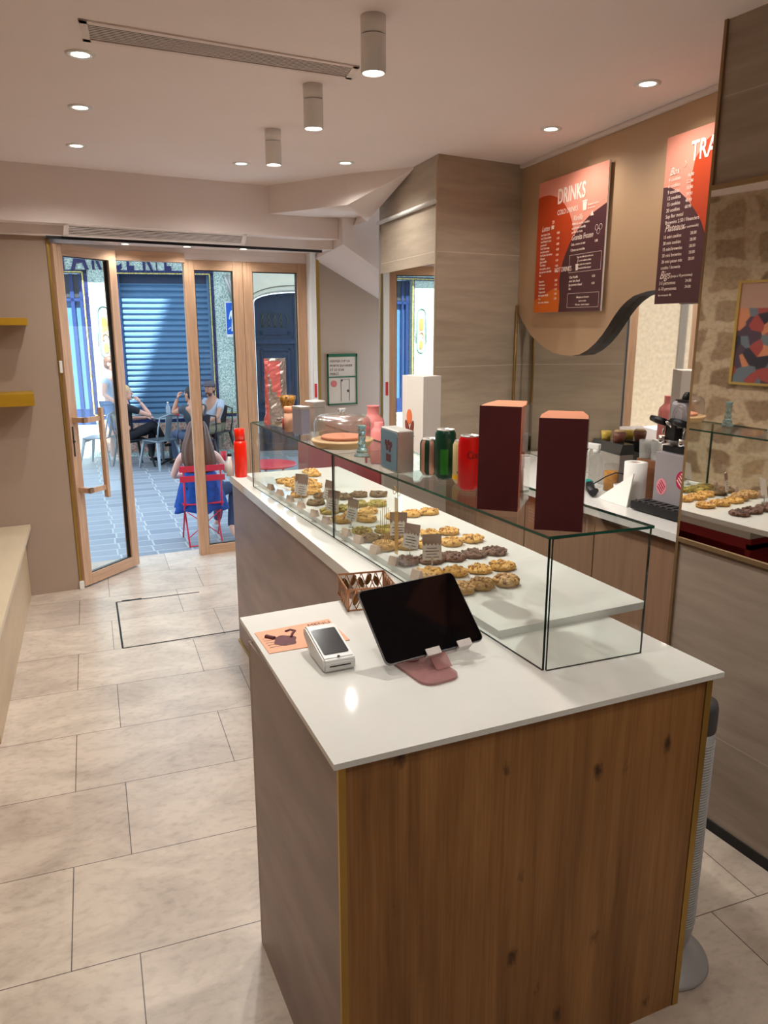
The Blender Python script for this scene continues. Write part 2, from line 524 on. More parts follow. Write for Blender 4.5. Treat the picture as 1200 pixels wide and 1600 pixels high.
M['mosaic_navy'] = mosaic_mat('navy mosaic', srgb(40, 52, 110), srgb(14, 20, 52), 60)
M['mosaic_yel'] = mosaic_mat('yellow mosaic', srgb(226, 214, 120), srgb(180, 160, 70), 60)
M['mosaic_pink'] = mosaic_mat('pink mosaic', srgb(206, 168, 150), srgb(150, 120, 104), 40)

def cobble_mat():
    m = pmat('grey setts', srgb(130, 140, 150), 0.55)
    nt = m.node_tree; b = nt.nodes['Principled BSDF']
    tc = nt.nodes.new('ShaderNodeTexCoord')
    mp = nt.nodes.new('ShaderNodeMapping'); mp.inputs['Rotation'].default_value = (0, 0, R(4.5))
    nt.links.new(tc.outputs['Object'], mp.inputs[0])
    br = nt.nodes.new('ShaderNodeTexBrick'); br.offset = 0.08
    br.inputs['Scale'].default_value = 1; br.inputs['Brick Width'].default_value = 0.34; br.inputs['Row Height'].default_value = 0.215
    br.inputs['Mortar Size'].default_value = 0.012; br.inputs['Mortar Smooth'].default_value = 0.3
    br.inputs['Color1'].default_value = srgb(124, 130, 138); br.inputs['Color2'].default_value = srgb(148, 152, 158)
    br.inputs['Mortar'].default_value = srgb(176, 178, 176)
    nd = nt.nodes.new('ShaderNodeTexNoise'); nd.inputs['Scale'].default_value = 4
    nt.links.new(mp.outputs[0], nd.inputs['Vector'])
    ad = nt.nodes.new('ShaderNodeMix'); ad.data_type = 'RGBA'; ad.blend_type = 'LINEAR_LIGHT'; ad.inputs[0].default_value = 0.02
    nt.links.new(mp.outputs[0], ad.inputs[6]); nt.links.new(nd.outputs[1], ad.inputs[7])
    nt.links.new(ad.outputs[2], br.inputs['Vector'])
    nt.links.new(br.outputs[0], b.inputs['Base Color'])
    bp = nt.nodes.new('ShaderNodeBump'); bp.inputs['Strength'].default_value = 0.6; bp.inputs['Distance'].default_value = 0.02; bp.invert = True
    nt.links.new(br.outputs['Fac'], bp.inputs['Height']); nt.links.new(bp.outputs[0], b.inputs['Normal'])
    return m
M['cobble'] = cobble_mat()

# ------------------------------------------------------------------ the room
ZC = 2.45
# floor of the shop with its sill at the door
g = G(); g.box(-1.2, 3.4, -2.6, 5.5, -0.12, 0.0)
struct(g.obj('floor', M['floor']), 'pale stone tiled shop floor', 'floor')
g = G(); g.box(-1.2, 3.4, -2.6, 5.32, ZC, ZC + 0.12)
struct(g.obj('ceiling', M['ceil']), 'smooth pale painted ceiling', 'ceiling')

# left wall of rubble stone (runs along x = -0.62 + 0.107 (y-4.95))
def lx(y, off): return off + 0.107 * (y - 4.95)
g = G(); g.prism([(lx(4.95, -0.46), 4.95), (lx(-2.6, -0.46), -2.6), (lx(-2.6, -0.60), -2.6), (lx(4.95, -0.60), 4.95)], 0, ZC)
struct(g.obj('wall_left', M['stone']), 'rubble stone wall along the left side, behind the bench', 'wall')
g = G(); g.box(-1.35, 3.4, -2.7, -2.6, 0, ZC)
struct(g.obj('wall_back', M['paint']), 'plain cream wall at the rear of the shop', 'wall')
# front wall pieces
g = G()
g.box(-0.62, 0.344, 4.95, 5.50, 0, 2.10)
struct(g.obj('wall_front', M['paint']), 'cream wall left of the folding glass doors', 'wall')
g = G()
g.box(2.135, 3.4, 5.30, 5.50, 0, 2.16)
struct(g.obj('wall_front_right', M['paint']), 'cream wall right of the folding glass doors', 'wall')
# bulkhead over the doors (face slightly turned)
g = G()
g.prism([(-0.6, 4.735), (1.62, 4.875), (2.11, 4.875), (2.11, 4.96), (1.95, 5.02), (0.36, 4.90), (-0.6, 4.88)], 2.157, ZC)
struct(g.obj('trim_1', M['bulk']), 'white bulkhead beam above the folding doors', 'beam')
g = G()
g.prism([(-0.6, 4.88), (0.36, 4.90), (1.95, 5.02), (2.11, 4.96), (2.11, 5.5), (-0.6, 5.5)], 2.10, ZC + 0.12)
struct(g.obj('trim_2', M['bulk']), 'white soffit just inside the folding doors', 'ceiling')
# black track line
g = G(); g.prism([(0.345, 4.90), (2.06, 5.03), (2.06, 5.055), (0.345, 4.925)], 2.085, 2.102)
struct(g.obj('trim_3', M['black']), 'black shutter track in the soffit above the doors', 'track')
# stair soffit right of the doors: sloping slab plus stepped beam
g = G()
g.hexa([(2.112, 5.298, 2.06), (3.0, 5.298, 1.60), (3.0, 4.80, 1.60), (2.112, 4.80, 2.12),
        (2.112, 5.298, ZC), (3.0, 5.298, ZC), (3.0, 4.80, ZC), (2.112, 4.80, ZC)])
struct(g.obj('trim_4', M['bulk']), 'white sloping stair soffit right of the doors', 'soffit')
g = G()
g.prism([(1.64, 4.874), (1.926, 4.309), (2.20, 4.60), (2.20, 4.80), (2.0, 4.874)], 2.285, ZC)
g.hexa([(1.926, 4.309, 2.285), (2.168, 3.96, 2.44), (2.19, 4.80, 2.24), (2.19, 4.60, 2.24), (1.926, 4.309, ZC), (2.168, 3.96, ZC), (2.3, 4.80, ZC), (2.2, 4.60, ZC)])
struct(g.obj('trim_5', M['bulk']), 'white stepped beam between bulkhead and tiled column', 'beam')

# right jamb: white reveal, brass strip
g = G(); g.box(2.055, 2.095, 5.24, 5.40, 0, 2.10)
struct(g.obj('trim_6', M['white']), 'white door jamb right of the folding doors', 'jamb')
g = G(); g.box(2.100, 2.134, 5.275, 5.32, 0, 2.075)
struct(g.obj('trim_7', M['brass']), 'brass strip on the right door jamb', 'trim')
g = G(); g.box(0.346, 0.352, 4.945, 5.2, 0.05, 2.085); g.box(0.352, 0.362, 4.955, 5.2, 0.05, 2.085)
struct(g.obj('trim_8', M['brass']), 'brass strip on the left door jamb', 'trim')
g = G(); g.box(0.343, 0.372, 4.935, 4.965, 0.0, 0.05, 0.003)
struct(g.obj('trim_9', M['white']), 'small white floor block under the left jamb', 'trim')

# far tiled column
g = G()
g.prism([(2.117, 3.607), (2.80, 3.662), (2.95, 4.56), (2.256, 4.56)], 0, ZC)
struct(g.obj('column', M['tile']), 'taupe tiled column at the end of the coffee counter', 'column')
# mirror on its left face
cd = Vector((0.146, 1.0, 0)).normalized(); cn = Vector((-cd.y, cd.x, 0))
def colp(s, off, z):
    p = Vector((2.117, 3.607, 0)) + cd * s + cn * off
    return (p.x, p.y, z)
M['bronze0'] = pmat('pale metal strip', srgb(176, 158, 136), 0.4, metal=0.3, noise=0.06)
m_ = thing('wall_mirror', 'narrow tall mirror on the left face of the tiled column', 'mirror', colp(0, 0, 0.9))
def colbox(g, s0, s1, o0, o1, z0, z1):
    g.hexa([colp(s0, o0, z0), colp(s1, o0, z0), colp(s1, o1, z0), colp(s0, o1, z0), colp(s0, o0, z1), colp(s1, o0, z1), colp(s1, o1, z1), colp(s0, o1, z1)])
    return g
oM = T(*[-c for c in colp(0, 0, 0.9)])
g = G().xf(oM); colbox(g, 0.012, 0.93, 0.001, 0.006, 0.60, 1.925); g.obj('mirror_glass', M['mirror'], m_)
g = G().xf(oM); colbox(g, 0.0, 0.012, 0.0, 0.009, 0.6, 2.43); g.obj('edge_strip', M['bronze0'], m_)
g = G().xf(oM); colbox(g, 0.93, 0.945, 0.0, 0.010, 0.6, 2.23); g.obj('edge_strip', M['steel'], m_)
g = G()
p0 = Vector(colp(0.0, 0.016, 2.226)); p1 = Vector(colp(0.94, 0.016, 2.226))
g.tube([p0, p1], 0.012)
tag(g.obj('rail', M['white']), 'thin white horizontal rail high on the column\'s left face', 'rail')

# wall behind the coffee counter (turned nine degrees)
wd = Vector((2.436 - 2.67, 2.19 - 3.65, 0)).normalized()      # towards the camera
wnrm = Vector((wd.y, -wd.x, 0))                                  # to the room (-x)
if wnrm.x > 0: wnrm = -wnrm
W0 = Vector((2.67, 3.65, 0))
def wp(s, off, z):
    p = W0 + wd * s + wnrm * off
    return (p.x, p.y, z)
def wbox(g, s0, s1, o0, o1, z0, z1):
    g.hexa([wp(s0, o0, z0), wp(s1, o0, z0), wp(s1, o1, z0), wp(s0, o1, z0), wp(s0, o0, z1), wp(s1, o0, z1), wp(s1, o1, z1), wp(s0, o1, z1)])
    return g
g = G(); wbox(g, -0.2, 2.2, -0.25, -0.05, 0, ZC)
struct(g.obj('wall_right', M['tile']), 'tiled wall behind the coffee counter', 'wall')
g = G(); wbox(g, 0.0, 2.05, -0.0495, -0.043, 0.9, 1.95)
o = g.obj('mirror_panel', M['mirror']); tag(o, 'wide mirror behind the coffee counter, under the curved beige panel', 'mirror')
g = G(); g.tube([(2.652, 3.630, 0.9), (2.652, 3.630, 1.72)], 0.008, 8)
M['bronze1'] = pmat('aged brass strip', srgb(150, 116, 64), 0.4, metal=0.6, noise=0.1)
struct(g.obj('trim_10', M['bronze1']), 'brass strip in the corner of column and mirror', 'trim')

# wave panel with curved lower edge
wave = [(0.0, ZC - 0.004), (0.0, 1.70), (0.055, 1.641), (0.175, 1.556), (0.322, 1.498), (0.42, 1.475), (0.522, 1.466), (0.60, 1.466), (0.671, 1.474), (0.74, 1.497),
        (0.806, 1.532), (0.86, 1.572), (0.90, 1.609), (0.945, 1.655), (0.99, 1.692), (1.03, 1.716), (1.079, 1.737), (1.166, 1.752), (1.26, 1.758), (1.36, 1.755), (1.5, 1.73), (1.7, 1.66), (1.98, 1.6), (1.98, ZC - 0.004)]
g = G()
a = [g.bm.verts.new(wp(s, 0.0, z)) for s, z in wave]
b = [g.bm.verts.new(wp(s, -0.042, z)) for s, z in wave]
g.bm.faces.new(a); g.bm.faces.new(b[::-1])
for i in range(len(wave)):
    j = (i + 1) % len(wave)
    f = g.bm.faces.new((a[i], b[i], b[j], a[j])); f.material_index = 1 if 1 <= i < len(wave) - 2 else 0
bmesh.ops.recalc_face_normals(g.bm, faces=g.bm.faces[:])
M['wavep'] = pmat('beige satin panel', srgb(190, 156, 122), 0.38, noise=0.03, scale=2)
M['waved'] = pmat('dark brown panel edge', srgb(44, 28, 20), 0.5, noise=0.1)
tag(g.obj('wall_panel', [M['wavep'], M['waved']]), 'beige wall panel with a wavy lower edge behind the menu boards', 'panel')
g = G(); wbox(g, -0.01, 2.0, 0.0, 0.02, ZC - 0.018, ZC - 0.002)
struct(g.obj('trim_11', M['bulk']), 'white ceiling trim along the beige panel', 'trim')

# right side wall block with cladding, big mirror
g = G(); g.box(1.952, 3.4, -2.6, 1.735, 0, ZC)
struct(g.obj('wall_side', M['tile2']), 'taupe clad wall on the right, around the large mirror', 'wall')
m_ = thing('large_mirror', 'large landscape mirror on the right wall reflecting the cookie counter', 'mirror', (1.95, 0.6, 0.93))
g = G().xf(T(-1.95, -0.6, -0.93)); g.box(1.944, 1.950, -1.2, 1.728, 0.945, 2.0); g.obj('mirror_glass', M['mirror'], m_)
g = G().xf(T(-1.95, -0.6, -0.93)); g.box(1.940, 1.954, -1.2, 1.728, 2.0, 2.014); g.box(1.938, 1.954, -1.2, 1.728, 0.931, 0.945)
M['bronze'] = pmat('dull bronze trim', srgb(150, 122, 86), 0.4, metal=0.5, noise=0.1)
g.obj('frame_rail', M['bronze'], m_)
g = G(); g.box(1.9445, 1.9535, 1.7285, 1.739, 0, ZC)
struct(g.obj('trim_12', M['bronze']), 'slim metal corner strip at the end of the right wall', 'trim')
g = G(); g.box(1.946, 1.953, -2.6, 1.726, 0, 0.035)  # solid dark strip, its colour stands in for the shade in the gap
struct(g.obj('shade_strip_right', M['dark']), 'dark strip standing in for the shadow gap at the foot of the right wall', 'shade_strip')

# ------------------------------------------------------------------ ceiling fittings
def vent(name, label, corners, zz, nsl, th=0.005):
    """corners: near-left, near-right, far-right, far-left (x,y)"""
    cx = sum(c[0] for c in corners) / 4; cy = sum(c[1] for c in corners) / 4
    t = thing(name, label, 'vent', (cx, cy, zz))
    L = [Vector((c[0] - cx, c[1] - cy, 0)) for c in corners]
    def at(u, v): return (L[0] * (1 - u) + L[1] * u) * (1 - v) + (L[3] * (1 - u) + L[2] * u) * v
    def slab(g, u0, u1, v0, v1, z0, z1):
        c = [at(u0, v0), at(u1, v0), at(u1, v1), at(u0, v1)]
        g.hexa([(p.x, p.y, z0) for p in c] + [(p.x, p.y, z1) for p in c])
    g = G(); slab(g, 0, 1, 0, 0.13, -th, 0); slab(g, 0, 1, 0.87, 1, -th, 0); slab(g, 0, 0.025, 0, 1, -th, 0); slab(g, 0.975, 1, 0, 1, -th, 0)
    g.obj('frame', M['bulk'], t)
    g = G(); slab(g, 0.02, 0.98, 0.1, 0.9, -0.0008, 0.0); g.obj('backing', M['ventdark'], t)
    g = G()
    for i in range(nsl):
        v = 0.14 + 0.72 * (i + 0.5) / nsl
        slab(g, 0.025, 0.975, v - 0.17 / nsl, v + 0.17 / nsl, -0.0020, -0.0012)
    g.obj('grille_slats', M['bulk'], t)
    return t
M['ventdark'] = pmat('dark vent cavity', srgb(58, 52, 50), 0.8, noise=0.1)
vent('air_vent', 'long slotted air vent in the ceiling beside the first spotlight', [(0.318, 2.539), (1.194, 2.559), (1.221, 2.691), (0.349, 2.713)], ZC, 9)
t = vent('air_vent', 'long slotted air vent under the bulkhead above the doors', [(-0.53, -0.042), (0.53, -0.042), (0.53, 0.042), (-0.53, 0.042)], 2.14, 6)
t.location = (0.962, 4.852, 2.128); t.rotation_euler = (R(-48), 0, R(3.5))

def lamp_light(name, loc, W, size=0.02, spot=150, blend=0.6, col=(1.0, 0.975, 0.915)):
    l = bpy.data.lights.new(name, 'SPOT')
    l.energy = W; l.spot_size = R(spot); l.spot_blend = blend; l.shadow_soft_size = size; l.color = col
    o = bpy.data.objects.new(name, l); COL.objects.link(o)
    o.location = loc
    return o
def downlight(x, y, z=ZC, W=LAMP_W, label='', group='recessed ceiling downlights', r=0.036):
    t = thing('downlight', label, 'ceiling light', (x, y, z), 0, group)
    g = G(); g.lathe([(r * 0.80, 0.0), (r * 0.80, -0.004), (r * 1.25, -0.005), (r * 1.30, 0.0)], 28, close=False); g.obj('trim_ring', M['white'], t)
    g = G(); g.lathe([(r * 0.80, -0.0008), (r * 0.78, -0.0022)], 28); g.obj('lamp_disc', M['lamp'], t)
    o = lamp_light('downlight_beam', (0, 0, -0.012), W); o.parent = t
    return t
dl = [(0.354, 2.849, 'round recessed downlight, nearest of the row on the left of the ceiling'),
      (0.418, 3.502, 'round recessed downlight, middle of the row on the left of the ceiling'),
      (0.472, 4.225, 'round recessed downlight, farthest of the row on the left, before the bulkhead'),
      (1.299, 4.282, 'recessed downlight left of the farthest cylinder spotlight, near the bulkhead'),
      (1.788, 4.018, 'recessed downlight right of the farthest cylinder spotlight, near the bulkhead'),
      (2.297, 2.948, 'recessed downlight above the drinks menu board'),
      (2.188, 2.271, 'recessed downlight in the ceiling near the right menu board')]
for x, y, lb in dl: downlight(x, y, ZC, LAMP_W * (0.5 if 'menu board' in lb else 1), lb)
for x, y, lb in [(0.81, 5.20, 'small downlight in the soffit over the doors, leftmost of three'), (1.19, 5.20, 'small downlight in the soffit over the doors, middle of three'), (1.56, 5.20, 'small downlight in the soffit over the doors, rightmost of three')]:
    downlight(x, y - 0.03, 2.10, LAMP_W * 0.22, lb, 'small downlights in the door soffit', 0.030)
# unseen downlights added out of view to light the near part of the shop
for x, y in [(0.25, 1.3), (0.2, -0.2), (0.9, -1.4), (1.5, 0.2)]:
    lb = 'added downlight out of view, lighting the near part of the shop'
    downlight(x, y, ZC, LAMP_W, lb, 'added downlights out of view')

cyls = [(1.049, 2.157, 'white cylinder ceiling spotlight, nearest of the row of three'), (1.132, 2.824, 'white cylinder ceiling spotlight, middle of the row of three'), (1.215, 3.514, 'white cylinder ceiling spotlight, farthest of the row of three')]
for i, (x, y, lb) in enumerate(cyls):
    t = thing('cylinder_spotlight', lb, 'ceiling light', (x, y, ZC), 0, 'cylinder spotlights above the cookie counter')
    g = G(); g.lathe([(0.0355, 0), (0.0355, -0.045), (0.0335, -0.046), (0.0335, -0.048)], 36); g.obj('mount', M['spotbody'], t)
    g = G(); g.lathe([(0.0355, -0.050), (0.0355, -0.145), (0.031, -0.145), (0.031, -0.138)], 36, close=False); g.lathe([(0.0355, -0.0501), (0.001, -0.0501)], 36); g.obj('lamp_body', M['spotbody'], t)
    g = G(); g.lathe([(0.0308, -0.138), (0.0300, -0.1395)], 36); g.obj('lamp_disc', M['lamp'], t)
    o = lamp_light('spotlight_beam', (0, 0, -0.150), SPOT_W, 0.02, 130, 0.7); o.parent = t

# ------------------------------------------------------------------ folding doors
def leaf(name, label, p0, p1, z0, z1, st=0.066, top=0.062, bot=0.068, th=0.05, nm='door'):
    """glazed leaf between plan points p0 -> p1"""
    p0 = Vector((p0[0], p0[1], 0)); p1 = Vector((p1[0], p1[1], 0))
    w = (p1 - p0).length
    ang = math.degrees(math.atan2(p1.y - p0.y, p1.x - p0.x))
    t = thing(name, label, nm, (p0.x, p0.y, 0), ang)
    t['kind'] = 'structure'
    h = th / 2
    g = G(); g.box(0, st, -h, h, z0, z1, 0.003); g.obj('stile', M['wood'], t)
    g = G(); g.box(w - st, w, -h, h, z0, z1, 0.003); g.obj('stile', M['wood'], t)
    g = G(); g.box(st, w - st, -h, h, z1 - top, z1); g.obj('top_rail', M['woodH'], t)
    g = G(); g.box(st, w - st, -h, h, z0, z0 + bot); g.obj('bottom_rail', M['woodH'], t)
    g = G(); g.box(st, w - st, -0.004, 0.004, z0 + bot, z1 - top); pn_ = g.obj('pane', M['pane'], t)
    g = G()
    for a, b in ((st, st + 0.006), (w - st - 0.006, w - st)): g.box(a, b, -0.012, 0.012, z0 + bot, z1 - top)
    g.box(st, w - st, -0.012, 0.012, z0 + bot, z0 + bot + 0.006); g.box(st, w - st, -0.012, 0.012, z1 - top - 0.006, z1 - top)
    g.obj('gasket', M['black'], pn_)
    return t, w
tB, wB = leaf('door_1', 'open folding door leaf with a long wooden pull handle', (0.362, 4.962), (0.748, 5.292), 0.012, 2.065)
g = G(); g.box(0.155, 0.178, -0.128, -0.098, 0.565, 1.125, 0.003); ph_ = g.obj('pull_handle', M['wood'], tB)
g = G(); g.box(0.02, 0.160, -0.118, -0.100, 0.615, 0.645); g.box(0.02, 0.05, -0.118, -0.025, 0.615, 0.645); g.box(0.02, 0.160, -0.118, -0.100, 1.045, 1.075); g.box(0.02, 0.05, -0.118, -0.025, 1.045, 1.075)
g.obj('handle_bracket', M['wood'], ph_)
g = G(); g.box(0.012, 0.02, -0.029, -0.024, 0.84, 1.02); g.cyl((0.016, -0.034, 0.93), 0.007, 0.01, 12, 'y'); g.obj('lock', M['dark'], tB)
tA, wA = leaf('door_2', 'folding door leaf seen edge-on beside the left wall', (0.405, 5.36), (0.372, 5.03), 0.012, 2.065)
t3, w3 = leaf('door_3', 'closed glass door leaf right of the open doorway', (1.196, 5.35), (1.592, 5.35), 0.0, 2.03, 0.068)
t4, w4 = leaf('door_4', 'closed glass door leaf beside the right jamb', (1.594, 5.35), (2.054, 5.35), 0.0, 2.03, 0.068)
g = G(); g.box(0.77, 1.2, 5.31, 5.39, 2.012, 2.07); 
struct(g.obj('trim_13', M['woodH']), 'wooden head rail over the open doorway', 'rail')
g = G(); g.box(0.35, 2.06, 5.33, 5.37, 2.071, 2.10); g.box(1.2, 2.06, 5.33, 5.37, 2.031, 2.0705)
struct(g.obj('trim_14', M['bulk']), 'white head strip above the folding doors', 'trim')
g = G(); g.box(0.35, 0.40, 5.31, 5.47, 0, 2.07)
struct(g.obj('trim_15', M['wood']), 'wooden door post at the left wall', 'post')
g = G(); g.box(0.352, 0.368, 4.936, 4.944, 1.34, 1.41, 0.002)
tag(g.obj('alarm_sensor', M['white']), 'small white plastic sensor on the left door post', 'sensor')
# white and red sticker strip on the right jamb
t = thing('jamb_notice', 'narrow white notice with a red lower half on the right door jamb', 'notice', (2.075, 5.235, 1.10))
g = G(); g.box(-0.014, 0.014, -0.002, 0.0, -0.02, 0.24); g.obj('sheet', M['paper'], t)
M['redp'] = pmat('printed red', srgb(210, 48, 60), 0.6, noise=0.05)
g = G(); g.box(-0.010, 0.010, -0.0032, -0.002, 0.0, 0.10); g.obj('red_panel', M['redp'], t)

# ------------------------------------------------------------------ floor hatch
g = G()
hc = [(0.514, 4.598), (0.445, 3.880), (1.042, 3.846), (1.12, 4.545)]
def line(g, a, b, w=0.010, z0=0.0, z1=0.0012):
    a = Vector((a[0], a[1], 0)); b = Vector((b[0], b[1], 0)); d = (b - a).normalized(); n = Vector((-d.y, d.x, 0)) * w / 2
    g.hexa([tuple(p + Vector((0, 0, z))) for z in (z0, z1) for p in (a - n, b - n, b + n, a + n)])
line(g, hc[0], hc[1]); line(g, hc[1], (1.05, 3.846)); line(g, hc[0], (1.0, 4.555))
line(g, (0.545, 4.605), (0.66, 4.598), 0.014)
struct(g.obj('trim_16', M['dark']), 'black metal rim of the trapdoor hatch in the floor', 'hatch')

# ------------------------------------------------------------------ bench along the left wall
t = thing('bench', 'long pale wooden bench along the stone wall on the left', 'bench', (0, 0, 0))
def bx(y, dx): return lx(y, dx)
M['benchwood'] = pmat('pale bench board', srgb(196, 172, 140), 0.45, noise=0.12, scale=4, stretch=(1, 1, 5))
M['benchtop'] = pmat('pale bench seat board', srgb(206, 188, 160), 0.4, noise=0.08, scale=3, stretch=(6, 1, 1))
g = G(); g.prism([(bx(4.945, 0.066), 4.945), (bx(4.945, -0.455), 4.945), (bx(3.135, -0.455), 3.135), (bx(3.135, 0.066), 3.135)], 0.0, 0.425)
g.obj('front_panel', M['benchwood'], t)
g = G(); g.prism([(bx(4.945, 0.105), 4.945), (bx(4.945, -0.455), 4.945), (bx(3.13, -0.455), 3.13), (bx(3.13, 0.105), 3.13)], 0.425, 0.45)
g.obj('seat_board', M['benchtop'], t)
t2 = thing('bench', 'second bench section nearer the camera with a dark gap before it', 'bench', (0, 0, 0))
g = G(); g.prism([(bx(3.09, 0.03), 3.09), (bx(3.09, -0.455), 3.09), (bx(0.5, -0.455), 0.5), (bx(0.5, 0.03), 0.5)], 0.0, 0.425)
g.obj('front_panel', M['benchwood'], t2)
g = G(); g.prism([(bx(3.09, 0.06), 3.09), (bx(3.09, -0.455), 3.09), (bx(0.5, -0.455), 0.5), (bx(0.5, 0.06), 0.5)], 0.425, 0.45)
g.obj('seat_board', M['benchtop'], t2)
# yellow shelves on the front wall
M['yellow'] = pmat('mustard yellow board', srgb(176, 132, 10), 0.5, noise=0.12, scale=4, stretch=(1, 6, 6))
g = G(); g.box(-0.40, 0.20, 4.75, 4.949, 1.612, 1.652, 0.002); tag(g.obj('wall_shelf', M['yellow']), 'mustard yellow wall shelf, the upper of two left of the doors', 'shelf')
g = G(); g.box(-0.40, 0.192, 4.75, 4.949, 1.172, 1.242, 0.002); tag(g.obj('wall_shelf', M['yellow']), 'thicker mustard yellow wall shelf, the lower of two left of the doors', 'shelf')
# framed picture on the stone wall (seen in the mirror)
t = thing('framed_picture', 'brass framed colourful picture on the stone wall, seen in the large mirror', 'picture', (lx(3.10, -0.45), 3.10, 1.52), math.degrees(math.atan(-0.107)))
M['art'] = pmat('dark blotched print', srgb(190, 150, 120), 0.4)
nt = M['art'].node_tree; vb = nt.nodes.new('ShaderNodeTexVoronoi'); vb.inputs['Scale'].default_value = 13
tc = nt.nodes.new('ShaderNodeTexCoord'); nt.links.new(tc.outputs['Object'], vb.inputs['Vector'])
cr = nt.nodes.new('ShaderNodeValToRGB'); sp = nt.nodes.new('ShaderNodeSeparateColor'); nt.links.new(vb.outputs['Color'], sp.inputs[0]); nt.links.new(sp.outputs[0], cr.inputs[0])
els = cr.color_ramp.elements; els[0].color = srgb(40, 30, 40); els[1].color = srgb(214, 190, 160)
for ps, c in ((0.2, srgb(150, 60, 50)), (0.4, srgb(96, 104, 110)), (0.6, srgb(70, 48, 60)), (0.8, srgb(190, 120, 80))):
    e = els.new(ps); e.color = c
cr.color_ramp.interpolation = 'CONSTANT'
nt.links.new(cr.outputs[0], nt.nodes['Principled BSDF'].inputs['Base Color'])
g = G(); g.box(0.0, 0.012, -0.55, 0.55, -0.28, 0.20); g.obj('print', M['art'], t)
g = G(); g.box(0.0, 0.012, -0.55, 0.55, 0.20, 0.36); tb_ = g.obj('title_band', pmat('taupe print band', srgb(168, 130, 110), 0.5, noise=0.05), t)
g = G()
g.box(0, 0.022, -0.57, 0.57, 0.36, 0.375); g.box(0, 0.022, -0.57, 0.57, -0.295, -0.28); g.box(0, 0.022, -0.57, -0.55, -0.295, 0.375); g.box(0, 0.022, 0.55, 0.57, -0.295, 0.375)
g.obj('frame', M['brass'], t)
g = G(); g.text('COOKIES', 0.11, frame((0.0125, -0.12, 0.235), (0, 1, 0), (0, 0, 1)), 0.0008); g.obj('lettering', M['paper'], tb_)

# ------------------------------------------------------------------ green framed notice right of the doors
t = thing('notice_board', 'green framed notice sheet on the cream wall right of the doors', 'notice', (2.31, 5.298, 1.22))
g = G(); g.box(-0.113, 0.113, -0.006, 0, -0.178, 0.178); g.obj('sheet', pmat('greyish notice sheet', srgb(192, 176, 160), 0.5, noise=0.04), t)
M['green'] = pmat('dark green frame', srgb(22, 84, 52), 0.45, noise=0.1)
g = G()
for a in ((-0.120, 0.120, 0.165, 0.186), (-0.120, 0.120, -0.186, -0.176), (-0.120, -0.110, -0.186, 0.186), (0.110, 0.120, -0.186, 0.186), (-0.11, 0.11, 0.014, 0.022)):
    g.box(a[0], a[1], -0.012, -0.002, a[2], a[3])
g.obj('frame', M['green'], t)
M['ink'] = pmat('dark ink', srgb(70, 52, 50), 0.7, noise=0.1)
g = G()
for k, (s, zz) in enumerate((("FERMER SVP LA", 0.125), ("PORTE EN HIVER", 0.092), ("ET LE SOIR", 0.062), ("MERCI", 0.033))):
    g.text(s, 0.024, frame((-0.098, -0.0065, zz), (1, 0, 0), (0, 0, 1)), 0.0004)
g.box(-0.012, -0.009, -0.0075, -0.0062, -0.16, 0.0); g.box(0.055, 0.058, -0.0075, -0.0062, -0.16, 0.0); g.box(-0.012, 0.056, -0.0075, -0.0062, -0.003, 0.0)
g.cyl((0.045, -0.0078, -0.085), 0.009, 0.0015, 16, 'y'); g.cyl((-0.005, -0.0078, -0.008), 0.008, 0.0015, 16, 'y')
g.obj('writing', M['ink'], t)
g = G(); g.lathe([(0.024, -0.0078), (0.024, -0.0062)], 20, (-0.068, 0, -0.03), ax='y'); g.obj('red_stamp', pmat('faded red stamp', srgb(190, 100, 96), 0.7, noise=0.1), t)

# ------------------------------------------------------------------ front counter (till)
TOP = 0.885
t = thing('till_counter', 'near counter of knotty oak with a white stone top', 'counter', (0.9, 1.4, 0))
oM = T(-0.9, -1.4, 0)
g = G().xf(oM); g.prism([(0.451, 1.09), (1.352, 1.043), (1.36, 1.828), (0.501, 1.826)], 0.873, TOP); g.obj('worktop', M['quartz'], t)
g = G().xf(oM); g.prism([(0.478, 1.105), (1.318, 1.060), (1.319, 1.080), (0.479, 1.125)], 0.0, 0.872); g.obj('front_panel', M['oak'], t)
g = G().xf(oM); g.prism([(0.462, 1.106), (0.478, 1.105), (0.500, 1.685), (0.484, 1.685)], 0.0, 0.872); g.obj('side_panel', M['laminate'], t)
g = G().xf(oM); g.prism([(0.462, 1.098), (0.476, 1.0975), (0.4775, 1.1045), (0.462, 1.1055)], 0.0, 0.872); g.obj('corner_strip', M['brass'], t)
g = G().xf(oM); g.prism([(1.319, 1.058), (1.336, 1.057), (1.338, 1.082), (1.320, 1.083)], 0.0, 0.872); g.obj('corner_strip', M['brass'], t)
g = G().xf(oM); g.prism([(0.484, 1.686), (1.30, 1.66), (1.30, 1.68), (0.484, 1.70)], 0.0, 0.872); g.obj('back_panel', M['laminate'], t)

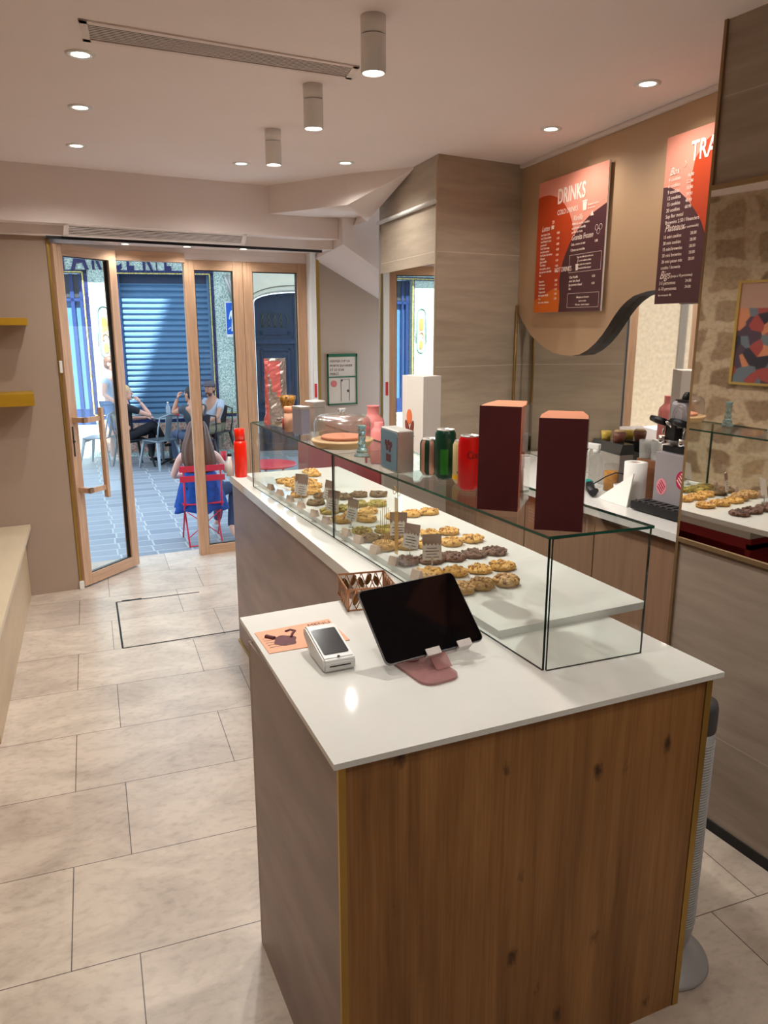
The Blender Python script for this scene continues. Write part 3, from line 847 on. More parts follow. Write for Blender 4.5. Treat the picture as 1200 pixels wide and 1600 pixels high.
# ------------------------------------------------------------------ cookie counter
t = thing('cookie_counter', 'long counter carrying the glass cookie display, clad in taupe laminate', 'counter', (1.2, 2.7, 0))
oM = T(-1.2, -2.7, 0)
g = G().xf(oM); g.prism([(0.892, 1.832), (1.46, 1.832), (1.51, 3.70), (1.005, 3.735)], 0.847, TOP); g.obj('worktop', M['quartz'], t)
g = G().xf(oM); g.prism([(0.902, 1.835), (0.922, 1.835), (1.032, 3.70), (1.012, 3.71)], 0.0, 0.846); g.obj('side_panel', M['laminate'], t)
g = G().xf(oM); g.prism([(0.895, 1.835), (0.901, 1.835), (1.011, 3.712), (1.005, 3.712)], 0.0, 0.012); g.obj('kick_strip', M['brass'], t)
g = G().xf(oM); g.prism([(1.013, 3.711), (1.033, 3.69), (1.47, 3.67), (1.47, 3.69)], 0.0, 0.846); g.obj('end_panel', M['laminate'], t)
M['red'] = pmat('dark red lacquer', srgb(142, 22, 34), 0.35, noise=0.08)
g = G().xf(oM)
g.box(1.04, 1.44, 1.84, 3.66, 0.80, 0.846); g.box(1.04, 1.44, 1.84, 3.66, 0.40, 0.42); g.box(1.04, 1.44, 1.84, 3.66, 0.04, 0.07)
for y in (1.84, 2.42, 3.03, 3.64): g.box(1.04, 1.44, y, y + 0.02, 0.04, 0.82)
g.box(1.04, 1.05, 1.84, 3.66, 0.04, 0.82)
g.obj('shelf_unit', M['red'], t)
# things stored on its shelves, seen in the mirror
for i, (y, w, h, cl) in enumerate([(2.05, 0.14, 0.09, srgb(120, 84, 70)), (1.93, 0.07, 0.13, srgb(60, 52, 50)), (2.62, 0.18, 0.10, srgb(150, 120, 100))]):
    g = G(); g.box(1.12, 1.36, y - w / 2, y + w / 2, 0.4205, 0.4205 + h, 0.004); g.m(1).box(1.3605, 1.362, y - w * 0.3, y + w * 0.3, 0.4205 + h * 0.3, 0.4205 + h * 0.7)
    tag(g.obj('storage_box', [pmat('cardboard %d' % i, cl, 0.8, noise=0.1), M['paper']]), ['brown cardboard box on the red shelf under the cookies', 'narrow dark box on the red shelf at the near end', 'wide tan box on the middle red shelf'][i], 'box')

# raised display slab for the cookies
g = G(); g.prism([(1.018, 1.415), (1.480, 1.406), (1.505, 1.948), (1.541, 3.60), (1.056, 3.60)], TOP + 0.0005, 0.905)
tag(g.obj('display_slab', M['quartz']), 'white raised slab on which the cookies lie', 'slab')
SL = 0.9055

# ------------------------------------------------------------------ glass case
def pane(g, c):
    """thin eight-corner plate; two largest faces glass, the rest coloured edge"""
    g.bm.faces.ensure_lookup_table(); f0 = len(g.bm.faces)
    g.hexa(c)
    g.bm.faces.ensure_lookup_table()
    fs = sorted(g.bm.faces[f0:], key=lambda f: -f.calc_area())
    for i, f in enumerate(fs): f.material_index = 0 if i < 2 else 1
t = thing('glass_case', 'open-backed glass display case over the cookies', 'display case', (1.0, 1.22, TOP))
oM = T(-1.0, -1.22, -TOP)
def fx(y): return 1.003 + (y - 1.224) * 0.011
def vpane(g, a, b, z0, z1, th=0.006):
    a = Vector((a[0], a[1], 0)); b = Vector((b[0], b[1], 0)); d = (b - a).normalized(); n = Vector((-d.y, d.x, 0)) * th / 2
    pane(g, [tuple(p + Vector((0, 0, z))) for z in (z0, z1) for p in (a - n, b - n, b + n, a + n)])
g = G().xf(oM); vpane(g, (fx(1.226), 1.226), (fx(2.418), 2.418), TOP + 0.0005, 1.183); g.obj('front_pane', [M['case'], M['edge_dark']], t)
g = G().xf(oM); vpane(g, (fx(2.422), 2.422), (fx(3.40), 3.40), TOP + 0.0005, 1.183); g.obj('front_pane', [M['case'], M['edge_dark']], t)
g = G().xf(oM); vpane(g, (1.008, 1.222), (1.262, 1.200), TOP + 0.0005, 1.183); g.obj('end_pane', [M['case'], M['edge_dark']], t)
g = G().xf(oM); pane(g, [(x, y, z) for z in (1.1835, 1.190) for x, y in ((0.998, 1.222), (1.262, 1.190), (1.287, 3.37), (1.020, 3.37))]); g.obj('lid', [M['case'], M['edge']], t)
g = G().xf(oM); vpane(g, (1.022, 2.420), (1.270, 2.420), 0.906, 1.183, 0.006); g.obj('divider', [M['case'], M['edge']], t)
g = G().xf(oM); vpane(g, (1.030, 3.385), (1.285, 3.365), TOP + 0.0005, 1.183); g.obj('end_pane', [M['case'], M['edge_dark']], t)
LID = 1.1905
# gold emblem stuck on the front pane
g = G()
fr = frame((fx(1.95) - 0.0042, 2.03, 1.0), (0, -1, 0), (0, 0, 1))
g.xf(fr)
for i, (u, a, b) in enumerate([(0.0, 0.0, 0.07), (0.013, -0.01, 0.10), (0.026, -0.03, 0.105), (0.038, -0.02, 0.10), (0.05, -0.01, 0.09), (0.062, -0.02, 0.085)]):
    g.box(u, u + 0.0028, a, b, 0, 0.0005)
for u in (0.005, 0.02, 0.035, 0.05, 0.062):
    for v in (-0.03, -0.015, 0.0): g.box(u, u + 0.006, v, v + 0.006, 0, 0.0005)
g.box(0.094, 0.116, -0.04, 0.13, 0, 0.0005)
g.tube([(0.105 + 0.022 * math.cos(a), 0.150 + 0.012 * math.sin(2 * a), 0) for a in [2 * PI * i / 24 for i in range(24)]], 0.0012, 5, True)
g.xf(Matrix.Identity(4))
M['goldp'] = pmat('pale gold film', srgb(216, 176, 92), 0.35, metal=0.2, noise=0.1)
M['goldp'].node_tree.nodes['Principled BSDF'].inputs['Alpha'].default_value = 0.55
tag(g.obj('glass_emblem', M['goldp']), 'gold foil emblem of dripping lines stuck on the display glass', 'sticker')

# ------------------------------------------------------------------ cookies
def cookie_mesh(kind, seed):
    rnd = random.Random(seed)
    g = G()
    r, h = 0.036, 0.017
    if kind == 'n': r, h = 0.035, 0.024
    if kind == 'b': r, h = 0.038, 0.016
    seg = 30
    prof = [(r * 0.80, 0), (r * 0.97, h * 0.12), (r, h * 0.35), (r * 0.93, h * 0.68), (r * 0.72, h * 0.92), (r * 0.40, h), (r * 0.12, h * 1.0)]
    g.lathe(prof, seg)
    ph = [rnd.uniform(0, 6.28) for _ in range(6)]
    for v in g.bm.verts:
        a = math.atan2(v.co.y, v.co.x)
        q = 1 + 0.045 * math.sin(3 * a + ph[0]) + 0.04 * math.sin(5 * a + ph[1]) + 0.025 * math.sin(9 * a + ph[2]) + rnd.uniform(-.012, .012)
        v.co.x *= q; v.co.y *= q
        if v.co.z > h * 0.3: v.co.z += rnd.uniform(-1, 1) * h * 0.16
    n = {'g': 26, 'b': 34, 'n': 90, 'o': 22, 'v': 26}[kind]
    for i in range(n):
        a = rnd.uniform(0, 6.28); d = r * math.sqrt(rnd.uniform(0, 0.88))
        zc = h * (1.0 - 0.45 * (d / r) ** 3)
        s = rnd.uniform(0.0035, 0.0085) if kind != 'n' else rnd.uniform(0.004, 0.0078)
        g.m(1 if rnd.random() < 0.45 else (2 if rnd.random() < 0.6 else 0))
        M0 = T(d * math.cos(a), d * math.sin(a), zc) @ Euler((rnd.uniform(-.6, .6), rnd.uniform(-.6, .6), rnd.uniform(0, 3))).to_matrix().to_4x4()
        g.xf(M0)
        if kind == 'n': g.ball((0, 0, 0), (s, s * 0.9, s * 0.8), 7, 5)
        else: g.box(-s, s, -s * 0.8, s * 0.8, -s * 0.6, s * 0.55, s * 0.3, 1)
        g.xf(Matrix.Identity(4))
    g.m(0)
    me = bpy.data.meshes.new('cookie')
    g.bm.to_mesh(me); g.bm.free()
    for m in CM[kind]: me.materials.append(m)
    return me
d1 = pmat('golden cookie dough', srgb(226, 180, 104), 0.8, col2=srgb(194, 140, 66), scale=60, bump=0.5)
d2 = pmat('chocolate cookie dough', srgb(130, 96, 80), 0.8, col2=srgb(98, 68, 56), scale=60, bump=0.5)
d3 = pmat('nutty cookie dough', srgb(202, 164, 106), 0.85, col2=srgb(164, 124, 72), scale=60, bump=0.5)
d4 = pmat('pistachio cookie dough', srgb(190, 168, 88), 0.8, col2=srgb(136, 116, 54), scale=60, bump=0.5)
d5 = pmat('cocoa hazelnut dough', srgb(120, 96, 62), 0.8, col2=srgb(92, 70, 46), scale=60, bump=0.5)
c1 = pmat('chocolate chunk', srgb(148, 96, 48), 0.5, noise=0.1); c2 = pmat('caramel chunk', srgb(232, 184, 110), 0.5, noise=0.1)
c3 = pmat('dark chunk', srgb(70, 42, 34), 0.5, noise=0.1); c4 = pmat('nut crumb', srgb(214, 170, 112), 0.7, noise=0.15); c5 = pmat('brown nut crumb', srgb(150, 104, 62), 0.7, noise=0.15)
c6 = pmat('green nut crumb', srgb(132, 140, 62), 0.7, noise=0.15)
CM = {'g': [d1, c1, c2], 'b': [d2, c3, d2], 'n': [d3, c4, c5], 'v': [d4, c6, c5], 'o': [d5, c3, c5]}
cm = {k: [cookie_mesh(k, 10 * i + j) for j in range(3)] for i, k in enumerate('gbnvo')}
rows = [
 ('n', 'crumbly nut cookie, %s of three in the row nearest the camera', [(1.085, 1.686), (1.153, 1.690), (1.230, 1.683)]),
 ('g', 'golden cookie, %s of four in the row just behind the nut cookies', [(1.08, 1.851), (1.153, 1.828), (1.229, 1.817), (1.308, 1.812)]),
 ('b', 'dark chocolate cookie, %s of five in the brown row', [(1.074, 1.985), (1.150, 1.966), (1.224, 1.957), (1.300, 1.955), (1.376, 1.951)]),
 ('g', 'golden cookie, %s of three just behind the brown row', [(1.218, 2.110), (1.306, 2.102), (1.389, 2.105)]),
 ('g', 'golden cookie, %s of three in the second golden row behind the brown ones', [(1.218, 2.252), (1.296, 2.225), (1.371, 2.225)]),
 ('g', 'golden cookie, %s of three beside the far slab edge, below the cans', [(1.303, 2.505), (1.376, 2.506), (1.450, 2.505)]),
 ('n', 'pale nut cookie, %s of two behind the nearest price cards', [(1.080, 2.150), (1.155, 2.132)]),
 ('o', 'cocoa hazelnut cookie, %s of two behind the folded price card', [(1.080, 2.268), (1.150, 2.245)]),
 ('v', 'pistachio cookie, %s of three left of the gold emblem', [(1.100, 2.360), (1.182, 2.340), (1.240, 2.36)]),
 ('g', 'golden cookie, %s of four in the middle group behind the glass joint', [(1.100, 2.545), (1.170, 2.590), (1.246, 2.620), (1.190, 2.515)]),
 ('v', 'greenish pistachio cookie, %s of four in the middle group', [(1.112, 2.690), (1.186, 2.700), (1.262, 2.745), (1.333, 2.720)]),
 ('o', 'dark cocoa cookie, %s of three at the back of the middle group', [(1.262, 2.900), (1.340, 2.905), (1.415, 2.876)]),
 ('o', 'dark cookie, %s of two beyond the glass divider', [(1.118, 2.850), (1.189, 2.954)]),
 ('g', 'golden cookie, %s of six in the far group left of the glass joint', [(1.110, 3.02), (1.186, 3.050), (1.162, 3.14), (1.238, 3.171), (1.165, 3.24), (1.245, 3.255)]),
 ('g', 'golden cookie, %s of four at the far end of the slab', [(1.15, 3.325), (1.225, 3.325), (1.335, 3.42), (1.345, 3.50)]),
]
ordn = {2: ['left', 'right'], 3: ['left', 'middle', 'right'], 4: ['leftmost', 'second from the left', 'third from the left', 'rightmost'],
        5: ['leftmost', 'second from the left', 'middle', 'fourth from the left', 'rightmost'],
        6: ['nearest left', 'nearest right', 'middle left', 'middle right', 'farthest left', 'farthest right']}
grp = {'n': 'nut cookies on the display slab', 'g': 'golden cookies on the display slab', 'b': 'dark chocolate cookies on the display slab', 'v': 'pistachio cookies on the display slab', 'o': 'cocoa cookies on the display slab'}
ci = 0
for kind, lb, pts in rows:
    for i, (x, y) in enumerate(pts):
        o = bpy.data.objects.new('cookie', cm[kind][ci % 3]); COL.objects.link(o)
        o.location = (x, y, SL); o.rotation_euler = (0, 0, random.uniform(0, 6.28))
        s = random.uniform(1.0, 1.10); o.scale = (s, s, s)
        tag(o, lb % ordn[len(pts)][i], 'cookie', grp[kind]); ci += 1

# price cards on clips
M['cardbrown'] = pmat('taupe printed band', srgb(140, 112, 100), 0.7, noise=0.05)
M['cardwhite'] = pmat('price card paper', srgb(214, 206, 200), 0.8, noise=0.03)
def price_card(x, y, rz, label, w=0.058, h=0.078, tilt=12):
    t = thing('price_card', label, 'price card', (x, y, SL), rz, 'price cards among the cookies')
    Mx = T(0, 0, 0.026) @ RX(-tilt)
    g = G().xf(Mx); g.box(-w / 2, w / 2, -0.0006, 0.0006, 0, h); cd_ = g.obj('card', M['cardwhite'], t)
    pts = [(-w / 2, h), (w / 2, h)]
    n = 24
    for i in range(n + 1):
        u = w / 2 - w * i / n
        pts.append((u, h * 0.60 + 0.0035 * math.cos(i * PI / 2.4)))
    g = G().xf(Mx); g.prism(pts, -0.0014, -0.0007, 'y'); g.obj('wavy_band', M['cardbrown'], cd_)
    g = G().xf(Mx)
    for k in range(4): g.box(-w * 0.36 + 0.004 * (k % 2), w * 0.36 - 0.006 * (k % 2), -0.0012, -0.0007, h * (0.10 + 0.115 * k), h * (0.10 + 0.115 * k) + 0.0022)
    g.obj('lettering', M['ink'], cd_)
    g = G(); g.cyl((0, 0, 0), 0.009, 0.004, 16); g.tube([(0, 0, 0.003), (0, 0, 0.034)], 0.0016, 8); g.box(-0.004, 0.004, -0.003, 0.003, 0.024, 0.036, 0.001); g.obj('clip_stand', M['steel'], t)
cards = [(1.155, 2.195, -28, 'price card with taupe wavy top, behind the two front cards'), (1.118, 2.045, -62, 'price card turned sideways, just left of the nearest card'),
         (1.118, 1.905, -20, 'nearest price card, standing between brown and golden cookies'), (1.098, 2.455, -75, 'price card among the pistachio cookies, first beyond the gold emblem'),
         (1.093, 2.618, -64, 'price card among the middle cookies, nearest the glass joint'), (1.150, 2.805, -80, 'slim price card at the dark cocoa cookies'),
         (1.085, 2.925, -66, 'price card just beyond the glass joint'), (1.10, 2.975, -50, 'price card in front of the far golden cookies')]
for x, y, rz, lb in cards: price_card(x, y, rz, lb)
# small folded kraft tags along the inside of the glass
M['kraft'] = pmat('kraft paper tag', srgb(196, 168, 148), 0.8, noise=0.05)
for i, (x, y) in enumerate([(1.046, 3.205), (1.044, 3.075), (1.043, 2.945), (1.042, 2.815), (1.040, 2.665), (1.039, 2.545), (1.037, 2.36), (1.036, 2.255), (1.034, 2.125), (1.033, 1.99), (1.032, 1.845)]):
    g = G(); g.xf(T(x, y, SL) @ RZ(-70)); g.prism([(-0.013, 0), (0.013, 0), (0.003, 0.026), (-0.003, 0.026)], -0.016, 0.016, 'x')
    nth = ['farthest', 'second farthest', 'third farthest', 'fourth farthest', 'fifth farthest', 'middle', 'fifth nearest', 'fourth nearest', 'third nearest', 'second nearest', 'nearest'][i]
    tag(g.obj('paper_tag', M['kraft']), 'small folded kraft tag inside the front glass, %s of eleven' % nth, 'tag', 'kraft tags along the display glass')

# ------------------------------------------------------------------ things on the front counter
# tablet leaning on its stand
tx = Vector((0.999, 0.036, 0.029)); ty = Vector((-0.047, 0.723, 0.689))
FR = frame((0.806, 1.418, 0.979), tx, ty)
t = thing('tablet', 'black tablet leaning on a tinted stand on the near counter', 'tablet', (0.806, 1.36, 0.91))
oM = T(-0.806, -1.36, -0.91)
def rrect(w, h, r, n=6):
    pts = []
    for cx, cy, a0 in ((w / 2 - r, h / 2 - r, 0), (-w / 2 + r, h / 2 - r, 90), (-w / 2 + r, -h / 2 + r, 180), (w / 2 - r, -h / 2 + r, 270)):
        for i in range(n + 1):
            a = R(a0 + 90 * i / n)
            pts.append((cx + r * math.cos(a), cy + r * math.sin(a)))
    return pts
M['screen'] = pmat('glossy black screen', srgb(6, 5, 7), 0.10, noise=0.05, spec=0.25)
M['tabback'] = pmat('grey aluminium shell', srgb(120, 118, 120), 0.35, metal=0.8, noise=0.05)
g = G().xf(oM @ FR); g.prism(rrect(0.254, 0.182, 0.013), -0.006, -0.0005); g.obj('shell', M['tabback'], t)
g = G().xf(oM @ FR); g.prism(rrect(0.250, 0.178, 0.011), -0.0005, 0.0006); g.obj('screen', M['screen'], t)
t = thing('tablet_stand', 'rose tinted transparent stand holding up the black tablet', 'stand', (0.79, 1.35, TOP))
oM = T(-0.79, -1.35, -TOP)
M['rosep'] = pmat('tinted rose plastic', srgb(176, 124, 122), 0.15, noise=0.04)
b_ = M['rosep'].node_tree.nodes['Principled BSDF']; b_.inputs['Alpha'].default_value = 0.6
g = G().xf(oM @ T(0.775, 1.352, TOP + 0.0004) @ RZ(4)); g.prism(rrect(0.095, 0.165, 0.030), 0.0, 0.006); g.obj('base_plate', M['rosep'], t)
g = G().xf(oM @ T(0.775, 1.352, TOP)); g.cyl((-0.006, 0.045, 0.0066), 0.018, 0.003, 24); g.obj('foot_disc', M['rosep'], t)
g = G().xf(oM); g.hexa([(0.79, 1.318, 0.8925), (0.83, 1.320, 0.8925), (0.83, 1.326, 0.8925), (0.79, 1.324, 0.8925),
                        (0.785, 1.434, 0.966), (0.835, 1.434, 0.966), (0.835, 1.440, 0.960), (0.785, 1.440, 0.960)]); g.obj('upright', M['rosep'], t)
M['clipw'] = pmat('milky clip plastic', srgb(214, 204, 200), 0.3, noise=0.02)
g = G().xf(oM @ FR)
for u in (-0.012, 0.070):
    g.box(u - 0.018, u + 0.018, -0.097, -0.0925, -0.013, 0.009, 0.001)
    g.box(u - 0.018, u + 0.018, -0.097, -0.080, 0.0062, 0.0095, 0.001)
g.box(-0.03, 0.088, -0.097, 0.03, -0.014, -0.0100)
g.obj('clip', M['clipw'], t)

# card terminal
t = thing('card_terminal', 'white card payment terminal with a dark screen, left of the tablet', 'card terminal', (0.611, 1.497, TOP), -3.5)
t.scale = (1.1, 1.1, 1.1)
M['termw'] = pmat('light grey plastic', srgb(216, 214, 210), 0.35, noise=0.04)
body = [(-0.070, 0.002), (-0.070, 0.022), (-0.064, 0.028), (0.050, 0.052), (0.062, 0.050), (0.068, 0.044), (0.066, 0.030), (0.030, 0.008), (0.010, 0.0015), (-0.060, 0.0)]
g = G(); g.prism(body, -0.033, 0.033, 'x'); bmesh.ops.bevel(g.bm, geom=g.bm.edges[:], offset=0.003, segments=2, affect='EDGES'); g.obj('body', M['termw'], t)
sl = math.degrees(math.atan2(0.024, 0.114))
g = G().xf(T(0, -0.007, 0.0405) @ RX(sl)); g.prism(rrect(0.052, 0.088, 0.003), -0.0005, 0.0012); g.obj('screen', pmat('dark terminal screen', srgb(44, 44, 46), 0.15, noise=0.05), t)
g = G(); g.box(-0.022, 0.022, -0.0712, -0.0695, 0.0125, 0.0145); g.obj('card_slot', M['dark'], t)
g = G().xf(T(0, -0.061, 0.0293) @ RX(sl)); g.cyl((0, 0, 0), 0.0028, 0.0008, 14); g.obj('button', M['dark'], t)

# peach leaflet with an eclair drawing
t = thing('leaflet', 'peach paper leaflet with a dark swirl picture under the card terminal', 'leaflet', (0.60, 1.64, TOP))
oM = T(-0.60, -1.64, 0)
M['peach'] = pmat('peach paper', srgb(228, 168, 136), 0.8, noise=0.03)
g = G().xf(oM); g.hexa([(0.497, 1.576, 0.0004), (0.694, 1.566, 0.0004), (0.7, 1.712, 0.0004), (0.503, 1.708, 0.0004), (0.497, 1.576, 0.0016), (0.694, 1.566, 0.0016), (0.7, 1.712, 0.0016), (0.503, 1.708, 0.0016)]); g.obj('sheet', M['peach'], t)
g = G().xf(T(-0.045, -0.01, 0.0020))
M['plum'] = pmat('plum print', srgb(104, 52, 58), 0.7, noise=0.3, scale=60)
g.prism([(0.022 * math.cos(a) * (1 + .15 * math.sin(4 * a)) * 1.25, 0.022 * math.sin(a) * (1.4 + .1 * math.sin(5 * a))) for a in [2 * PI * i / 28 for i in range(28)]], 0, 0.0004)
g.tube([(0.018, 0.01, 0), (0.028, 0.03, 0), (0.040, 0.044, 0), (0.032, 0.056, 0), (0.018, 0.05, 0)], 0.0035, 6); g.tube([(-0.02, 0.02, 0), (-0.035, 0.042, 0)], 0.006, 6)
g.obj('picture', M['plum'], t)
g = G(); g.text('MENU', 0.022, T(0.035, 0.045, 0.0017), 0.0003); g.obj('lettering', M['ink'], t)
g = G()
for k in range(5): g.box(-0.092, -0.062 + 0.004 * (k % 3), -0.035 + 0.014 * k, -0.0335 + 0.014 * k, 0.0017, 0.002)
g.obj('small_print', M['ink'], t)

# openwork copper basket behind the tablet
t = thing('card_holder', 'square copper holder with leaf cut-outs, behind the tablet', 'holder', (0.845, 1.79, TOP), -12)
M['copper'] = pmat('copper leaf sheet', srgb(186, 130, 92), 0.3, metal=0.7, noise=0.2, scale=30)
M['leafd'] = pmat('dark copper leaf', srgb(110, 72, 30), 0.35, metal=0.6, noise=0.2, scale=30)
W, H = 0.066, 0.062
for k, (Mx) in enumerate([T(0, -W, 0), T(W, 0, 0) @ RZ(90), T(0, W, 0) @ RZ(180), T(-W, 0, 0) @ RZ(-90)]):
    g = G().xf(Mx)
    g.box(-W, W, -0.001, 0.001, H - 0.005, H); g.box(-W, W, -0.001, 0.001, 0.001, 0.005); g.box(-W, -W + 0.004, -0.001, 0.001, 0, H); g.box(W - 0.004, W, -0.001, 0.001, 0, H)
    for i in range(6):
        x0 = -W + 0.013 + i * 0.021
        g.tube([(x0 - 0.012, 0, 0.004), (x0, 0, 0.03), (x0 + 0.010, 0, H - 0.004)], 0.0016, 6)
        g.tube([(x0 + 0.010, 0, 0.004), (x0, 0, 0.03), (x0 - 0.010, 0, H - 0.004)], 0.0014, 6)
    g.obj('side_panel', M['copper'], t)
    g = G().xf(Mx)
    for i in range(5):
        x0 = -W + 0.022 + i * 0.022
        g.xf(Mx @ T(x0, -0.001, 0.032 + 0.007 * (i % 2)) @ RY(20 * (-1) ** i)); g.ball((0, 0, 0), (0.0075, 0.0012, 0.017), 12, 8)
    g.obj('leaf_ornament', M['leafd'], t)
g = G(); g.box(-W - 0.004, W + 0.004, -W - 0.004, W + 0.004, 0.0003, 0.0012); g.obj('base_sheet', M['clear'], t)

# ------------------------------------------------------------------ things on the glass lid
M['maroon'] = pmat('maroon matt card', srgb(74, 12, 16), 0.65, noise=0.04)
M['peachbox'] = pmat('peach card', srgb(232, 150, 112), 0.7, noise=0.03)
M['acrylic'] = glass_mat('acrylic sleeve', (0.90, 0.89, 0.88, 1), 0.12)
def giftbox(x, y, rz, h, w, d, label):
    t = thing('gift_box', label, 'box', (x, y, LID), rz, 'tall maroon and peach boxes on the glass lid')
    g = G(); g.box(0, w, -0.004, -0.0005, 0, h, 0.0008); g.obj('maroon_front', M['maroon'], t)
    g = G(); g.box(0.0005, w - 0.0005, 0, d * 0.45, 0.001, h - 0.001)
    g.hexa([(0.0005, d * .45, 0.001), (w - .0005, d * .45, .001), (w - .012, d, .001), (0.012, d, .001), (0.0005, d * .45, h - .001), (w - .0005, d * .45, h - .001), (w - .012, d, h - .001), (0.012, d, h - .001)])
    g.obj('peach_body', M['peachbox'], t)
    g = G(); g.box(w + 0.001, w + 0.0022, 0.01, d * 1.0, 0, h * 0.99); g.obj('clear_sleeve', M['acrylic'], t)
    return t
giftbox(1.001, 1.498, -46, 0.246, 0.097, 0.150, 'tall maroon fronted peach box on the glass lid, beside the red can')
giftbox(1.006, 1.284, -41, 0.240, 0.100, 0.155, 'tall maroon fronted peach box nearest the camera on the glass lid')

def can(x, y, r, h, mats, label, stripes=None, letters=None, rz=0):
    t = thing('drink_can', label, 'can', (x, y, LID), rz, 'drink cans on the glass lid')
    g = G(); g.lathe([(r * 0.72, 0.0), (r * 0.80, 0.004), (r, 0.012), (r, h - 0.013), (r * 0.84, h - 0.003)], 40, close=False)
    if stripes:
        for f in g.bm.faces:
            c = f.calc_center_median(); a = math.atan2(c.y, c.x)
            f.material_index = int((a + PI) / (2 * PI) * stripes) % 2
    cb_ = g.obj('body', mats, t)
    g = G(); g.lathe([(r * 0.84, h - 0.003), (r * 0.84, h), (r * 0.78, h), (r * 0.76, h - 0.004), (0.002, h - 0.004)], 32, close=False); g.box(-0.004, 0.010, -0.005, 0.005, h - 0.003, h - 0.0012)
    g.obj('metal_end', M['steel'], t)
    g = G(); g.lathe([(r * 0.70, 0.0003), (r * 0.81, 0.0035)], 32); g.obj('base_ring', M['steel'], t)
    if letters:
        s, sz, z0, mm, vert = letters
        n = len(s)
        g = G()
        for i, ch in enumerate(s):
            a = R(-118 + i * 20)
            p = Vector((math.cos(a) * (r + 0.0004), math.sin(a) * (r + 0.0004), z0 + 0.003 * i * 0))
            g.text(ch, sz, frame(p, (-math.sin(a), math.cos(a), 0), (0, 0, 1)), 0.0002, align='CENTER')
        g.obj('lettering', mm, cb_)
    return t
rose = pmat('rose gold stripe', srgb(214, 158, 138), 0.3, metal=0.4, noise=0.03); dgreen = pmat('deep green', srgb(12, 62, 44), 0.3, noise=0.05)
redc = pmat('bright red can paint', srgb(196, 8, 14), 0.25, noise=0.03); greenc = pmat('green can paint', srgb(40, 120, 40), 0.3, noise=0.06)
cream = pmat('cream can paint', srgb(214, 192, 140), 0.35, noise=0.06)
yellowc = pmat('yellow can base', srgb(232, 180, 30), 0.35, noise=0.05)
can(1.118, 1.925, 0.031, 0.106, [rose, dgreen], 'short can with rose and dark green stripes on the glass lid', 14)
t = can(1.122, 1.848, 0.0295, 0.142, [dgreen], 'tall dark green can behind the striped can', None, None)
g = G()
for k in range(5):
    a0 = R(-150 + 9 * k); a1 = R(-150 + 9 * (k + 1)); rr = 0.0299
    g.hexa([(rr * math.cos(a), rr * math.sin(a), z) for z in (0.016,) for a in (a0, a1)] + [(rr * 0.98 * math.cos(a1), rr * 0.98 * math.sin(a1), 0.016), (rr * 0.98 * math.cos(a0), rr * 0.98 * math.sin(a0), 0.016)] +
           [(rr * math.cos(a0), rr * math.sin(a0), 0.088), (rr * math.cos(a1), rr * math.sin(a1), 0.088), (rr * 0.98 * math.cos(a1), rr * 0.98 * math.sin(a1), 0.088), (rr * 0.98 * math.cos(a0), rr * 0.98 * math.sin(a0), 0.088)])
g.obj('green_panel', greenc, t)
t = can(1.133, 1.772, 0.0285, 0.120, [cream], 'cream can with brown leaf shapes beside the red can', None, ('SUN', 0.014, 0.045, M['ink'], 0))
g = G()
for a, z0, tl in ((-125, 0.084, 35), (-105, 0.078, -20), (-118, 0.030, 70)):
    a = R(a); g.xf(frame((0.0287 * math.cos(a), 0.0287 * math.sin(a), z0), (-math.sin(a), math.cos(a), 0), (0, 0, 1)) @ RZ(tl)); g.ball((0, 0, 0), (0.007, 0.020, 0.0012), 12, 8)
g.obj('leaf_print', pmat('brown leaf print', srgb(130, 52, 30), 0.4, noise=0.1), t)
g = G(); g.lathe([(0.0290, 0.013), (0.0290, 0.026)], 36, close=False); g.obj('yellow_band', yellowc, t)
can(1.100, 1.690, 0.0295, 0.146, [redc], 'bright red tall can next to the maroon box', None, ('Coca', 0.028, 0.088, pmat('dark red script', srgb(110, 6, 10), 0.4, noise=0.05), 0))

# white box with a leaf-like emblem
t = thing('white_box', 'tall white box with an orange and brown emblem, left of the cans', 'box', (1.80, 3.385, 0.9305), -78)
t.scale = (1.6, 1.35, 1.6)
g = G(); g.box(0, 0.098, 0.0, 0.085, 0, 0.278, 0.001); g.obj('body', pmat('matt white card', srgb(204, 196, 188), 0.7, noise=0.03), t)
M['orangep'] = pmat('orange print', srgb(206, 104, 62), 0.6, noise=0.05); M['brownp'] = pmat('brown print', srgb(112, 50, 36), 0.6, noise=0.05)
fr = frame((0.035, -0.0008, 0.118), (1, 0, 0), (0, 0, 1))
g = G(); g.xf(fr); g.ball((0, 0.035, 0), (0.013, 0.024, 0.0008), 20, 10); g.obj('emblem_top', M['orangep'], t)
g = G(); g.xf(fr @ T(-0.009, 0.0, 0) @ RZ(18)); g.ball((0, 0, 0), (0.009, 0.026, 0.0008), 16, 10); g.xf(fr @ T(0.011, -0.004, 0) @ RZ(-14)); g.ball((0, 0, 0), (0.009, 0.030, 0.0008), 16, 10); g.obj('emblem_leaves', M['brownp'], t)

